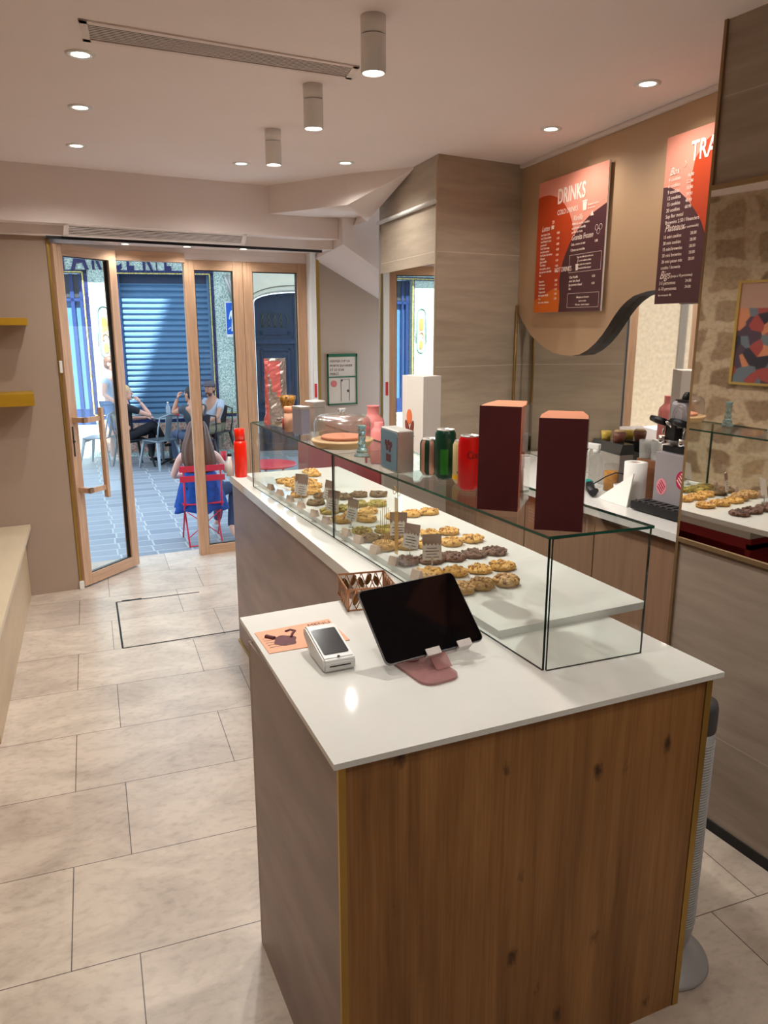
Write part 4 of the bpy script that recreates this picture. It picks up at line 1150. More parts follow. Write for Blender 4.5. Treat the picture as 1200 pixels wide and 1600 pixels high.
# metal tin
t = thing('metal_tin', 'square silver tin with a blue printed front on the glass lid', 'tin', (1.080, 1.955, LID), 85.4)
g = G(); g.box(0, 0.135, 0, 0.115 * 0.45, 0, 0.127, 0.006, 3)
g.obj('body', M['steel'], t)
M['bluep'] = pmat('blue grey print', srgb(104, 140, 160), 0.35, noise=0.08)
g = G(); g.xf(frame((0.0675, 0.0522, 0.0635), (-1, 0, 0), (0, 0, 1))); g.prism(rrect(0.123, 0.114, 0.008), 0, 0.0012); g.obj('blue_front', M['bluep'], t)
g = G(); g.xf(frame((0.0675, 0.0536, 0.0635), (-1, 0, 0), (0, 0, 1)))
for a, b in ((-0.02, 0.02), (0.0, 0.022), (0.018, 0.018), (-0.012, 0.006), (0.010, 0.004)): g.ball((a, b, 0), (0.010, 0.010, 0.0006), 10, 6)
g.box(-0.018, 0.018, -0.035, -0.012, 0, 0.0006)
g.obj('plum_picture', M['plum'], t)
g = G(); g.box(-0.001, 0.136, -0.001, 0.0525, 0.110, 0.112, 0.0005); g.obj('lid_seam', M['steel'], t)

# blue glass bottle (small figure-like bottle)
M['blueg'] = pmat('pale blue glass', srgb(188, 226, 236), 0.06, trans=0.92, ior=1.4)
t = thing('glass_candlestick', 'pale blue pressed glass candlestick on the glass lid', 'candlestick', (1.072, 2.300, LID))
prof = [(0.026, 0), (0.027, 0.004), (0.018, 0.012), (0.020, 0.020), (0.012, 0.032), (0.0155, 0.042), (0.0105, 0.052), (0.0135, 0.064), (0.0105, 0.074), (0.0145, 0.084), (0.0125, 0.092), (0.0165, 0.102), (0.0150, 0.1035), (0.0095, 0.101), (0.007, 0.092)]
g = G(); g.lathe(prof, 16, smooth=False); g.obj('body', M['blueg'], t)

# cake dome on a wooden board
t = thing('cake_stand', 'round wooden cake board under a clear glass dome on the glass lid', 'cake stand', (1.104, 2.535, LID))
M['board'] = pmat('pale wooden board', srgb(206, 168, 122), 0.5, noise=0.15, scale=4, stretch=(1, 8, 1))
g = G(); g.lathe([(0.098, 0.0), (0.106, 0.012), (0.112, 0.020), (0.112, 0.026), (0.10, 0.027)], 48); g.obj('board', M['board'], t)
g = G(); g.lathe([(0.103, 0.0275), (0.103, 0.085), (0.098, 0.100), (0.086, 0.110), (0.05, 0.115), (0.012, 0.116)], 48, close=False); g.obj('glass_dome', M['dome'], t)
g = G(); g.lathe([(0.009, 0.116), (0.008, 0.120), (0.016, 0.125), (0.017, 0.133), (0.012, 0.136)], 20); g.obj('dome_knob', pmat('clear glass knob', (0.9, 0.93, 0.93, 1), 0.05, trans=0.8), t)
g = G(); g.lathe([(0.075, 0.0275), (0.078, 0.034), (0.074, 0.038)], 40); g.obj('cake_plate', M['peachbox'], t)

# two pink vases and a magenta ball
M['pink'] = pmat('matt pink ceramic', srgb(206, 122, 118), 0.6, noise=0.05)
t = thing('vase', 'larger pink ceramic bottle vase beyond the silver tin', 'vase', (1.775, 3.665, 0.9305))
t.scale = (1.55, 1.55, 1.6)
g = G(); g.lathe([(0.036, 0.0), (0.0385, 0.004), (0.0385, 0.112), (0.036, 0.124), (0.024, 0.136), (0.0205, 0.142), (0.0205, 0.166), (0.0225, 0.169), (0.018, 0.169), (0.017, 0.150)], 36); g.obj('body', M['pink'], t)
g = G(); g.lathe([(0.0168, 0.158), (0.0166, 0.160)], 24); g.obj('mouth', M['dark'], t)
t = thing('vase', 'smaller pink vase partly hidden by the silver tin', 'vase', (1.712, 3.47, 0.9305))
t.scale = (1.5, 1.5, 1.6)
g = G(); g.lathe([(0.026, 0.0), (0.030, 0.004), (0.030, 0.098), (0.020, 0.110), (0.0155, 0.115), (0.0155, 0.130), (0.0125, 0.130), (0.012, 0.12)], 32); g.obj('body', M['pink'], t)
g = G(); g.lathe([(0.012, 0.122), (0.0118, 0.124)], 24); g.obj('mouth', M['dark'], t)
M['magenta'] = pmat('magenta felt', srgb(196, 30, 78), 0.8, noise=0.1)
g = G(); g.ball((1.655, 3.50, 1.063), 0.024); g.ball((1.658, 3.50, 1.098), 0.021); g.tube([(1.655, 3.50, 0.9305), (1.655, 3.50, 1.045)], 0.006)
tag(g.obj('pompom', M['magenta']), 'magenta felt double ball between the pink vases and the tin', 'ornament')

# far end: tins, patterned cup, wooden canister, foil bag
t = thing('metal_tin', 'tall silver tin at the far end of the lid, left of the dome', 'tin', (1.080, 2.890, LID), 12)
g = G(); g.box(-0.020, 0.020, -0.035, 0.035, 0, 0.108, 0.004, 2); g.obj('body', pmat('lilac grey tin', srgb(168, 166, 186), 0.25, metal=0.6, noise=0.05), t)
g = G(); g.box(-0.021, 0.021, -0.036, 0.036, 0.100, 0.112, 0.003, 2); g.obj('tin_lid', M['steel'], t)
t = thing('metal_tin', 'silver tin with rounded lid just behind the dome', 'tin', (1.165, 2.950, LID), 20)
g = G(); g.box(-0.03, 0.03, -0.03, 0.03, 0, 0.10, 0.004, 2); g.obj('body', M['steel'], t)
g = G(); g.box(-0.032, 0.032, -0.032, 0.032, 0.098, 0.126, 0.009, 3); g.obj('tin_lid', M['steel'], t)
t = thing('canister', 'slim wooden canister with a pale lid at the far end of the lid', 'canister', (1.060, 2.985, LID))
g = G(); g.lathe([(0.017, 0), (0.017, 0.078)], 24); g.obj('body', pmat('copper brown card', srgb(196, 146, 116), 0.6, noise=0.08), t)
g = G(); g.lathe([(0.0178, 0.0785), (0.0178, 0.100), (0.015, 0.102)], 24); g.obj('cap', M['peachbox'], t)
M['pattern'] = pmat('amber leopard glaze', srgb(196, 140, 62), 0.25, col2=srgb(60, 34, 16), scale=70)
t = thing('goblet', 'amber leopard patterned goblet at the far end of the glass lid', 'goblet', (1.085, 3.060, LID))
g = G(); g.lathe([(0.024, 0.0), (0.024, 0.044)], 24); g.obj('red_base', pmat('brick red card', srgb(160, 52, 38), 0.6, noise=0.06), t)
g = G(); g.lathe([(0.012, 0.0442), (0.014, 0.060), (0.012, 0.074), (0.016, 0.080), (0.026, 0.096), (0.032, 0.118), (0.036, 0.138), (0.034, 0.138), (0.029, 0.118), (0.02, 0.098)], 28); g.obj('bowl', M['pattern'], t)
# foil bag
t = thing('foil_bag', 'tall crinkled pink and silver foil bag at the far end of the lid', 'bag', (1.095, 3.235, LID), -8)
M['foil'] = pmat('crinkled silver foil', srgb(206, 196, 190), 0.22, metal=0.8, noise=0.25, scale=26, bump=0.6)
M['foilp'] = pmat('pink foil', srgb(226, 120, 116), 0.28, metal=0.45, noise=0.2, scale=20, bump=0.4)
g = G()
rings = []
rnd = random.Random(5)
nz_, ns = 26, 28
for k in range(nz_ + 1):
    z = 0.285 * k / nz_
    u = k / nz_
    dep = 0.026 * (1 - u) ** 0.7 + 0.004
    wd_ = 0.047 + 0.010 * math.exp(-((u - 0.04) / 0.10) ** 2)
    ring = []
    for i in range(ns):
        a = 2 * PI * i / ns
        cx_, sx_ = math.cos(a), math.sin(a)
        px_ = wd_ * (abs(cx_) ** 0.6) * (1 if cx_ >= 0 else -1); py_ = dep * (abs(sx_) ** 0.8) * (1 if sx_ >= 0 else -1)
        j = rnd.uniform(-1, 1) * 0.0022
        ring.append(g.bm.verts.new((px_ + j, py_ + j * 0.7, z)))
    rings.append(ring)
for A_, B_ in zip(rings, rings[1:]):
    for i in range(ns):
        f = g.bm.faces.new((A_[i], A_[(i + 1) % ns], B_[(i + 1) % ns], B_[i]))
        c = f.calc_center_median()
        f.material_index = 1 if (c.z > 0.12 + 3.5 * max(0, -c.x - 0.004) and c.x < 0.020 and c.z < 0.27) or c.x < -0.034 else 0
g.bm.faces.new(rings[0][::-1]); g.bm.faces.new(rings[-1])
g.obj('body', [M['foil'], M['foilp']], t)
t = thing('foil_wrap', 'crumpled silver wrapping lying at the foot of the foil bag', 'wrapping', (1.085, 3.135, LID))
g = G(); g.ball((0, 0, 0.022), (0.034, 0.034, 0.021), 14, 9)
for v in g.bm.verts:
    v.co += Vector((rnd.uniform(-1, 1), rnd.uniform(-1, 1), rnd.uniform(-1, 0.6))) * 0.006
    v.co.z = max(v.co.z, 0.0005)
for f in g.bm.faces: f.smooth = False
g.obj('body', M['foil'], t)

# red water bottle at the end of the worktop
M['redacr'] = pmat('translucent red plastic', srgb(236, 36, 16), 0.15, noise=0.12, scale=6)
t = thing('drink_bottle', 'translucent red bottle at the far left end of the worktop', 'bottle', (0.985, 3.60, TOP))
t.location = (1.045, 3.66, TOP)
g = G(); g.lathe([(0.029, 0.0), (0.031, 0.004), (0.031, 0.165), (0.027, 0.178)], 32); g.obj('body', M['redacr'], t)
g = G(); g.lathe([(0.0255, 0.1785), (0.0255, 0.236), (0.023, 0.238)], 32); g.obj('cap', M['redacr'], t)
t = thing('drink_bottle', 'small white bottle just beside the red bottle', 'bottle', (1.002, 3.704, TOP))
g = G(); g.lathe([(0.018, 0), (0.018, 0.07), (0.010, 0.085), (0.010, 0.10)], 20); g.obj('body', M['white'], t)
g = G(); g.lathe([(0.011, 0.1005), (0.011, 0.112)], 16); g.obj('cap', M['dark'], t)

# ------------------------------------------------------------------ menu boards
def board(name, label, c, w, h, title, kind):
    """c: corner s (far) along the beige panel, top z"""
    s0, zt = c
    o0 = Vector(wp(s0, 0.022, zt - h))
    fr = frame(o0, wd, (0, 0, 1))          # x toward the camera, y up, z to the room?
    if fr.col[2].to_3d().dot(wnrm) < 0:
        pass
    t = thing(name, label, 'menu board', o0)
    base = T(*[-q for q in o0]) @ fr
    zn = 1 if fr.col[2].to_3d().dot(wnrm) > 0 else -1
    return t, base, zn
M['salmon'] = pmat('salmon print', srgb(232, 150, 128), 0.5, noise=0.02)
M['rust'] = pmat('rust red print', srgb(194, 66, 24), 0.5, noise=0.03)
M['orange'] = pmat('orange print band', srgb(222, 106, 22), 0.5, noise=0.03)
M['aub'] = pmat('aubergine print', srgb(82, 44, 48), 0.5, noise=0.03)
M['cream'] = pmat('cream lettering', srgb(248, 226, 210), 0.6, noise=0.02)
def clip_poly(pts, w, h):
    """clip polygon to the board rectangle"""
    def cl(ps, f, inter):
        out = []
        for i in range(len(ps)):
            a, b = ps[i - 1], ps[i]
            if f(b):
                if not f(a): out.append(inter(a, b))
                out.append(b)
            elif f(a): out.append(inter(a, b))
        return out
    def ix(v): return lambda a, b: (v, a[1] + (b[1] - a[1]) * (v - a[0]) / (b[0] - a[0]))
    def iy(v): return lambda a, b: (a[0] + (b[0] - a[0]) * (v - a[1]) / (b[1] - a[1]), v)
    pts = cl(pts, lambda p: p[0] >= 0, ix(0)); pts = cl(pts, lambda p: p[0] <= w, ix(w))
    pts = cl(pts, lambda p: p[1] >= 0, iy(0)); pts = cl(pts, lambda p: p[1] <= h, iy(h))
    return pts
def circ(cx, cy, rx, ry, n=64): return [(cx + rx * math.cos(2 * PI * i / n), cy + ry * math.sin(2 * PI * i / n)) for i in range(n)]
t, B, zn = board('menu_board', 'DRINKS menu board in salmon, rust and aubergine, hung on the beige panel', (0.236, 2.318), 0.63, 0.64, 'DRINKS', 0)
BW, BH = 0.628, 0.640
g = G().xf(B); g.box(0, BW, 0, BH, -0.008, 0.0); g.obj('backing', M['white'], t)
def layer(t, name, pts, z, mat, w=BW, h=BH, B=None):
    pts = clip_poly(pts, w, h)
    g = G().xf(B); g.prism(pts, z, z + 0.0005); return g.obj(name, mat, t)
layer(t, 'salmon_ground', [(0, 0), (BW, 0), (BW, BH), (0, BH)], 0.0002, M['salmon'], B=B)
layer(t, 'rust_shape', circ(0.06, 0.30, 0.31, 0.272), 0.0009, M['rust'], B=B)
g_pts = [(0, 0), (0.27, 0), (0.27, 0.10), (0.20, 0.115), (0.0, 0.062)]
layer(t, 'rust_shape', [(0, 0.05), (0.255, 0.09), (0.24, 0.30), (0.0, 0.34)], 0.0008, M['rust'], B=B)
layer(t, 'orange_shape', g_pts, 0.0016, M['orange'], B=B)
layer(t, 'aubergine_shape', [(0.255, -0.01), (0.262, 0.06), (0.25, 0.16), (0.275, 0.24), (0.33, 0.32), (0.41, 0.385), (0.50, 0.43), (0.64, 0.468), (0.64, -0.01)], 0.0023, M['aub'], B=B)
g = G().xf(B)
LZ = 0.0031
def tx_(g, s, x, y, sz, sx=1.0, bold=0.0, align='LEFT', shear=0.0): g.text(s, sz, T(x, y, LZ), 0.0003, sx, shear, align, bold)
tx_(g, 'DRINKS', 0.195, 0.515, 0.098, 0.74, 0.0016)
g.obj('title_lettering', M['cream'], t)
g = G().xf(B)
tx_(g, 'COLD DRINKS', 0.20, 0.462, 0.034, 0.85); tx_(g, 'HOT DRINKS', 0.20, 0.192, 0.032, 0.85)
tx_(g, 'Lattes', 0.05, 0.400, 0.036, 0.9, 0, 'LEFT', 0.4); tx_(g, 'Vanilla', 0.35, 0.418, 0.036, 0.9, 0, 'LEFT', 0.4); tx_(g, 'Granita Frozen', 0.345, 0.330, 0.036, 0.85, 0, 'LEFT', 0.4)
g.obj('heading_lettering', M['cream'], t)
g = G().xf(B)
for i, s in enumerate(['Iced Latte Cafe', 'Iced Choco Latte', 'Iced Matcha Latte', 'gourmand', 'Iced Chai Latte', 'avec lait avoine', 'Iced Latte Speculoos', 'Affogato', 'glace vanille', 'The Glace', 'avec peche, citron', 'Jus pomme naturelle', 'bio']):
    tx_(g, s, 0.045, 0.378 - 0.0165 * i, 0.0155, 0.95)
for i in range(8): tx_(g, '4.50', 0.205, 0.375 - 0.026 * i, 0.015)
for i, s in enumerate(['Espresso', 'Americano', 'Cafe Latte', 'Cappuccino', 'lait vegetal +0.50', 'The', 'noir, vert, infusion']): tx_(g, s, 0.045, 0.150 - 0.0175 * i, 0.0155, 0.95)
for i in range(5): tx_(g, '2.50', 0.205, 0.150 - 0.022 * i, 0.015)
for i, s in enumerate(['Milkshake vanille, cookies', 'supplement chantilly', 'parfum au choix']): tx_(g, s, 0.345, 0.398 - 0.018 * i, 0.0155, 0.95)
tx_(g, 'Cafe, creme et noir', 0.345, 0.306, 0.016); tx_(g, '5.00', 0.55, 0.306, 0.015); tx_(g, 'Citron ou menthe', 0.345, 0.280, 0.017)
for i, s in enumerate(['Tous nos cafes sont servis avec', 'un mini cookie au choix', 'sur place ou a emporter', 'demandez la liste du jour']): tx_(g, s, 0.475, 0.246 - 0.017 * i, 0.0125, 0.9, 0, 'CENTER')
for i, s in enumerate(['Chai Vanille', 'avec lait chaud', 'Jus pomme chaud', 'bio']): tx_(g, s, 0.345, 0.155 - 0.0175 * i, 0.0165)
tx_(g, '4.50', 0.545, 0.152, 0.015); tx_(g, '4.00', 0.545, 0.120, 0.015)
for i, s in enumerate(['Allergenes sur demande', 'carte en caisse', 'Prix nets - service compris']): tx_(g, s, 0.475, 0.062 - 0.017 * i, 0.0125, 0.9, 0, 'CENTER')
tx_(g, 'Boissons fraiches', 0.475, 0.472, 0.013); tx_(g, 'du moment', 0.475, 0.456, 0.013)
for x0, x1, y0, y1 in ((0.338, 0.612, 0.182, 0.262), (0.338, 0.612, 0.018, 0.084)):
    for a in ((x0, x1, y0, y0 + 0.0015), (x0, x1, y1, y1 + 0.0015), (x0, x0 + 0.0015, y0, y1), (x1, x1 + 0.0015, y0, y1)): g.box(a[0], a[1], a[2], a[3], LZ, LZ + 0.0003)
g.obj('list_lettering', M['cream'], t)
g = G().xf(B)
g.prism([(0.435, 0.455), (0.462, 0.455), (0.466, 0.492), (0.431, 0.492)], LZ, LZ + 0.0003); g.box(0.428, 0.469, 0.494, 0.500, LZ, LZ + 0.0003)
g.prism([(0.150, 0.402), (0.172, 0.402), (0.176, 0.420), (0.146, 0.420)], LZ, LZ + 0.0003); g.tube([(0.155, 0.426, LZ), (0.160, 0.434, LZ), (0.156, 0.442, LZ)], 0.0012, 5); g.tube([(0.166, 0.426, LZ), (0.171, 0.434, LZ), (0.167, 0.442, LZ)], 0.0012, 5)
for cx_, cy_ in ((0.575, 0.350), (0.592, 0.368), (0.560, 0.368)): g.tube([(cx_ + 0.012 * math.cos(a), cy_ + 0.012 * math.sin(a), LZ) for a in [2 * PI * i / 14 for i in range(14)]], 0.0008, 5, True)
g.prism([(0.400, 0.190), (0.418, 0.190), (0.421, 0.220), (0.397, 0.220)], LZ, LZ + 0.0003); g.tube([(0.412, 0.222, LZ), (0.418, 0.246, LZ)], 0.001, 5)
g.prism([(0.500, 0.424), (0.530, 0.424), (0.515, 0.446)], LZ, LZ + 0.0003)
g.obj('icons', M['cream'], t)
g = G().xf(B); g.box(BW * 0.28, BW * 0.28 + 0.0015, BH, BH + 0.13, -0.004, -0.0025); g.box(BW * 0.72, BW * 0.72 + 0.0015, BH, BH + 0.13, -0.004, -0.0025); g.obj('hanging_wire', M['steel'], t)

t, B, zn = board('menu_board', 'right menu board listing boxes of cookies, cut off by the mirror wall', (1.257, 2.328), 0.63, 0.63, 'TRAITEUR', 1)
BH2 = 0.625
g = G().xf(B); g.box(0, BW, 0, BH2, -0.008, 0.0); g.obj('backing', M['white'], t)
layer(t, 'salmon_ground', [(0, 0), (BW, 0), (BW, BH2), (0, BH2)], 0.0002, M['salmon'], BW, BH2, B)
layer(t, 'rust_shape', [(0.165, 0.40), (0.16, 0.46), (0.175, 0.52), (0.22, 0.57), (0.30, 0.60), (0.45, 0.60), (0.64, 0.56), (0.64, 0.20), (0.2, 0.20)], 0.0009, M['rust'], BW, BH2, B)
layer(t, 'aubergine_shape', [(-0.01, 0.445), (0.04, 0.440), (0.10, 0.415), (0.15, 0.380), (0.20, 0.335), (0.24, 0.29), (0.28, 0.22), (0.30, 0.10), (0.31, -0.01), (-0.01, -0.01)], 0.0016, M['aub'], BW, BH2, B)
g = G().xf(B); tx_(g, 'TRAITEUR', 0.150, 0.515, 0.098, 0.74, 0.0016); g.obj('title_lettering', M['cream'], t)
g = G().xf(B); tx_(g, 'Box', 0.034, 0.482, 0.040, 0.9, 0, 'LEFT', 0.4); tx_(g, 'Plateaux', 0.030, 0.275, 0.038, 0.9, 0, 'LEFT', 0.4); tx_(g, '(sur commande)', 0.135, 0.277, 0.014); tx_(g, 'Bigs', 0.022, 0.097, 0.044, 0.9, 0, 'LEFT', 0.4); tx_(g, '(jusqu a 10 personnes)', 0.090, 0.100, 0.014)
g.tube([(0.118 + 0.012 * math.sin(a), 0.50 + 0.007 * a, LZ) for a in [k * 0.5 for k in range(7)]], 0.0012, 5)
g.obj('heading_lettering', M['cream'], t)
g = G().xf(B)
for i, s in enumerate(['4 cookies', '6 cookies', '9 cookies', '12 cookies', '15 cookies', '20 cookies', 'Sup flor metal', 'Brownies 2.50 / Financiers']): tx_(g, s, 0.030, 0.460 - 0.0225 * i, 0.0195, 0.95)
for i, s in enumerate(['16', '22', '30', '39', '48', '60']): tx_(g, s + '.90', 0.140, 0.462 - 0.0225 * i, 0.0165)
for i, s in enumerate(['15 mini cookies', '30 mini cookies', '15 mini brownies', '30 mini brownies', '36 mini pecan mix', 'cookie / brownie']): tx_(g, s, 0.026, 0.249 - 0.0232 * i, 0.0185, 0.92)
for i in range(5): tx_(g, '28.00', 0.185, 0.251 - 0.0232 * i, 0.016)
for i, s in enumerate(['3-5 personnes', '6-10 personnes', 'Sur commande 48h']): tx_(g, s, 0.022, 0.074 - 0.022 * i, 0.0185 if i < 2 else 0.011, 0.95)
for i in range(2): tx_(g, '24.00', 0.180, 0.078 - 0.022 * i, 0.016)
g.obj('list_lettering', M['cream'], t)

# ------------------------------------------------------------------ coffee counter
t = thing('coffee_counter', 'back counter with a white top and wood fronted cupboards, under the mirror', 'counter', (2.3, 2.6, 0))
oM = T(-2.3, -2.6, 0)
def wx(y, off=0.038):
    """x of the wall surface behind the counter at depth y"""
    s = (3.65 - y) / abs(wd.y)
    return wp(s, -off, 0)[0]
g = G().xf(oM); g.prism([(2.09, 1.742), (wx(1.742) , 1.742), (wx(3.58), 3.58), (2.09, 3.58)], 0.872, 0.90); g.obj('worktop', M['quartz'], t)
g = G().xf(oM); g.prism([(2.15, 1.745), (wx(1.745), 1.745), (wx(3.57), 3.57), (2.15, 3.57)], 0.06, 0.871); g.obj('body', pmat('dark cupboard carcass', srgb(60, 46, 40), 0.6, noise=0.1), t)
M['cup'] = pmat('brown wood cupboard door', srgb(150, 116, 92), 0.45, noise=0.2, scale=5, stretch=(10, 10, 0.7))
ys = [1.75, 2.03, 2.325, 2.79, 3.20, 3.56]
for a, b in zip(ys, ys[1:]):
    g = G().xf(oM); g.box(2.130, 2.1495, a + 0.003, b - 0.003, 0.07, 0.855, 0.001); g.obj('cupboard_door', M['cup'], t)
t = thing('red_cabinet', 'low cabinet with a dark red side beyond the cookie slab, carrying the vases', 'cabinet', (1.78, 3.8, 0))
oM = T(-1.78, -3.8, 0)
g = G().xf(oM); g.box(1.61, 1.955, 3.205, 4.35, 0.0, 0.93, 0.003); g.obj('body', pmat('warm grey laminate', srgb(168, 156, 146), 0.4, noise=0.05), t)
g = G().xf(oM); g.box(1.600, 1.6095, 3.236, 4.35, 0.0, 0.929); g.obj('red_side', M['red'], t)

# coffee machine
t = thing('coffee_machine', 'grey coffee machine with two levers and round pink stickers', 'coffee machine', (2.33, 2.10, 0.90))
t.scale = (1, 1, 1.27)
M['mgrey'] = pmat('warm grey metal', srgb(172, 166, 170), 0.35, metal=0.25, noise=0.06)
g = G(); g.box(-0.03, 0.068, -0.24, 0.095, 0.006, 0.185, 0.004); g.obj('base_housing', M['mgrey'], t)
g = G()
g.box(0.0, 0.068, -0.24, 0.075, 0.205, 0.34, 0.02, 4)
g.obj('head_housing', M['mgrey'], t)
g = G(); g.box(-0.01, 0.066, -0.24, 0.085, 0.186, 0.204, 0.003); g.obj('black_band', M['black'], t)
g = G(); g.xf(T(-0.0325, -0.005, 0.300) @ RY(90)); g.cyl((0, 0, 0), 0.036, 0.034, 36); g.obj('upper_dial', M['mgrey'], t)
g = G()
for rr in (0.030, 0.020): g.tube([(-0.034, -0.005 + rr * math.cos(a), 0.300 + rr * math.sin(a)) for a in [2 * PI * i / 32 for i in range(32)]], 0.0009, 5, True)
for rr in (0.034, 0.024): g.tube([(-0.003, -0.01 + rr * math.cos(a), 0.232 + rr * math.sin(a)) for a in [2 * PI * i / 32 for i in range(32)]], 0.0012, 5, True)
g.obj('ring_trim', M['chrome'], t)
for k, yy in enumerate((0.055, -0.045)):
    g = G(); g.tube([(-0.055, yy + 0.055, 0.287), (-0.058, yy + 0.02, 0.284), (-0.058, yy - 0.02, 0.280)], [0.0085, 0.0115, 0.0105], 16); lg_ = g.obj('lever_grip', M['black'], t)
    g = G(); g.tube([(-0.056, yy - 0.018, 0.281), (-0.04, yy - 0.03, 0.272), (-0.02, yy - 0.03, 0.25), (-0.01, yy - 0.02, 0.235)], 0.006, 10); g.tube([(-0.056, yy - 0.018, 0.281), (-0.045, yy - 0.0, 0.245)], 0.004, 8); g.cyl((-0.045, yy, 0.215), 0.015, 0.022, 20); g.obj('lever_arm', M['chrome'], lg_)
g = G(); g.box(-0.04, 0.0, 0.0, 0.05, 0.225, 0.285, 0.004); g.obj('spout_block', M['black'], t)
g = G(); g.box(-0.115, -0.031, -0.165, 0.125, 0.004, 0.030, 0.003); dt_ = g.obj('drip_tray', M['black'], t)
g = G()
for i in range(9): g.box(-0.108, -0.038, -0.150 + i * 0.030, -0.140 + i * 0.030, 0.030, 0.033)
for i in range(2): g.box(-0.098 + 0.05 * i, -0.094 + 0.05 * i, -0.155, 0.115, 0.0312, 0.034)
g.obj('tray_grille', pmat('grey grille', srgb(92, 88, 88), 0.4, metal=0.5, noise=0.1), dt_)
M['pinks'] = pmat('pale pink sticker', srgb(226, 150, 158), 0.5, noise=0.03); M['mags'] = pmat('magenta sticker', srgb(186, 18, 76), 0.5, noise=0.03)
for yy, zz, rr, m1, m2, nm in ((0.052, 0.078, 0.026, 'pinks', 'mags', 'pink_sticker'), (-0.045, 0.110, 0.028, 'mags', 'cream', 'magenta_sticker')):
    g = G(); g.lathe([(rr, -0.0315), (rr, -0.0302)], 32, (0, yy, zz), ax='x'); s_ = g.obj(nm, M[m1], t)
    g = G()
    for k in range(4): g.xf(T(-0.0322, yy, zz) @ RX(40)); g.box(-0.0004, 0.0004, -rr * 0.6, rr * 0.6, (k - 1.5) * rr * 0.33 - 0.002, (k - 1.5) * rr * 0.33 + 0.0015)
    g.obj('sticker_lettering', M[m2], s_)
g = G(); g.lathe([(0.012, 0.3405), (0.020, 0.348), (0.016, 0.36), (0.008, 0.368)], 20, (0.03, 0.02, 0)); g.box(0.0, 0.06, -0.12, 0.05, 0.3405, 0.346, 0.002); g.obj('top_knob', M['black'], t)

# things around it
t = thing('paper_towel_roll', 'white paper towel roll standing beside the coffee machine', 'paper roll', (2.335, 2.33, 0.9005))
g = G(); g.lathe([(0.018, 0.0), (0.046, 0.0), (0.046, 0.165), (0.018, 0.165), (0.018, 0.0)], 40, close=False); g.obj('roll', M['paper'], t)
g = G(); g.lathe([(0.0178, 0.001), (0.0178, 0.164), (0.0165, 0.164), (0.0165, 0.001)], 28, close=False); g.obj('cardboard_core', M['kraft'], t)
g = G(); g.hexa([(2.24, 2.44, 0.901), (2.225, 2.255, 0.901), (2.231, 2.255, 0.901), (2.246, 2.44, 0.901), (2.27, 2.42, 0.915), (2.275, 2.28, 1.03), (2.281, 2.28, 1.03), (2.276, 2.42, 0.915)])
tag(g.obj('paper_sheet', M['paper']), 'loose white sheet leaning before the paper towel roll', 'paper')
t = thing('hand_vacuum', 'black and teal hand tool lying on the back counter', 'tool', (2.275, 2.535, 0.9005), 60)
g = G(); g.tube([(-0.09, 0, 0.020), (-0.03, 0, 0.024), (0.0, 0, 0.030)], [0.016, 0.018, 0.024], 14); g.tube([(-0.02, 0.0, 0.02), (0.00, -0.035, 0.010)], [0.016, 0.010], 12); g.obj('handle', M['black'], t)
g = G(); g.ball((0.025, 0, 0.036), (0.045, 0.024, 0.022)); g.obj('teal_shell', pmat('teal plastic', srgb(20, 140, 130), 0.35, noise=0.06), t)
g = G(); g.tube([(2.31, 2.55, 0.935), (2.32, 2.53, 0.95), (2.335, 2.50, 0.975), (2.36, 2.47, 0.995), (2.39, 2.45, 0.99), (2.405, 2.44, 0.97)], 0.0028, 8)
tag(g.obj('cable', M['black']), 'thin black cable looping up behind the teal tool', 'cable')
t = thing('spray_bottle', 'clear spray bottle with a white trigger on the back counter', 'spray bottle', (2.385, 2.625, 0.9005), 100)
g = G(); g.lathe([(0.034, 0), (0.036, 0.006), (0.036, 0.10), (0.028, 0.13), (0.013, 0.150), (0.013, 0.158)], 24); g.obj('bottle', M['clear'], t)
g = G(); g.lathe([(0.015, 0.1585), (0.015, 0.172)], 18); g.box(-0.018, 0.055, -0.010, 0.010, 0.172, 0.198, 0.005); g.box(0.045, 0.066, -0.007, 0.007, 0.180, 0.194, 0.002); g.tube([(0.035, 0, 0.175), (0.042, 0, 0.155), (0.038, 0, 0.135)], 0.005, 8); g.obj('trigger_head', M['white'], t)
t = thing('jar', 'glass jar of amber powder beside the spray bottle', 'jar', (2.400, 2.540, 0.9005))
g = G(); g.lathe([(0.032, 0), (0.034, 0.08), (0.030, 0.10), (0.030, 0.118)], 24); g.obj('body', M['clear'], t)
g = G(); g.lathe([(0.029, 0.003), (0.030, 0.085)], 24); g.obj('contents', pmat('amber granules', srgb(206, 140, 50), 0.7, noise=0.3, scale=90), t)
t = thing('topping_box', 'black and steel topping box with lids behind the spray bottle', 'box', (2.485, 2.64, 0.9005), -9)
g = G(); g.box(-0.035, 0.035, -0.12, 0.12, 0, 0.155, 0.003); g.obj('body', M['steel'], t)
g = G(); g.hexa([(-0.037, -0.122, 0.156), (0.037, -0.122, 0.156), (0.037, 0.122, 0.156), (-0.037, 0.122, 0.156), (-0.02, -0.115, 0.20), (0.037, -0.115, 0.20), (0.037, 0.115, 0.20), (-0.02, 0.115, 0.20)]); g.obj('hood', pmat('dark smoked lid', srgb(52, 52, 50), 0.2, noise=0.1), t)
t = thing('cup', 'small brown pot standing on the topping box', 'pot', (2.490, 2.60, 1.101))
g = G(); g.lathe([(0.024, 0), (0.030, 0.045)], 20); g.obj('body', pmat('brown glazed pot', srgb(110, 62, 46), 0.4, noise=0.1), t)
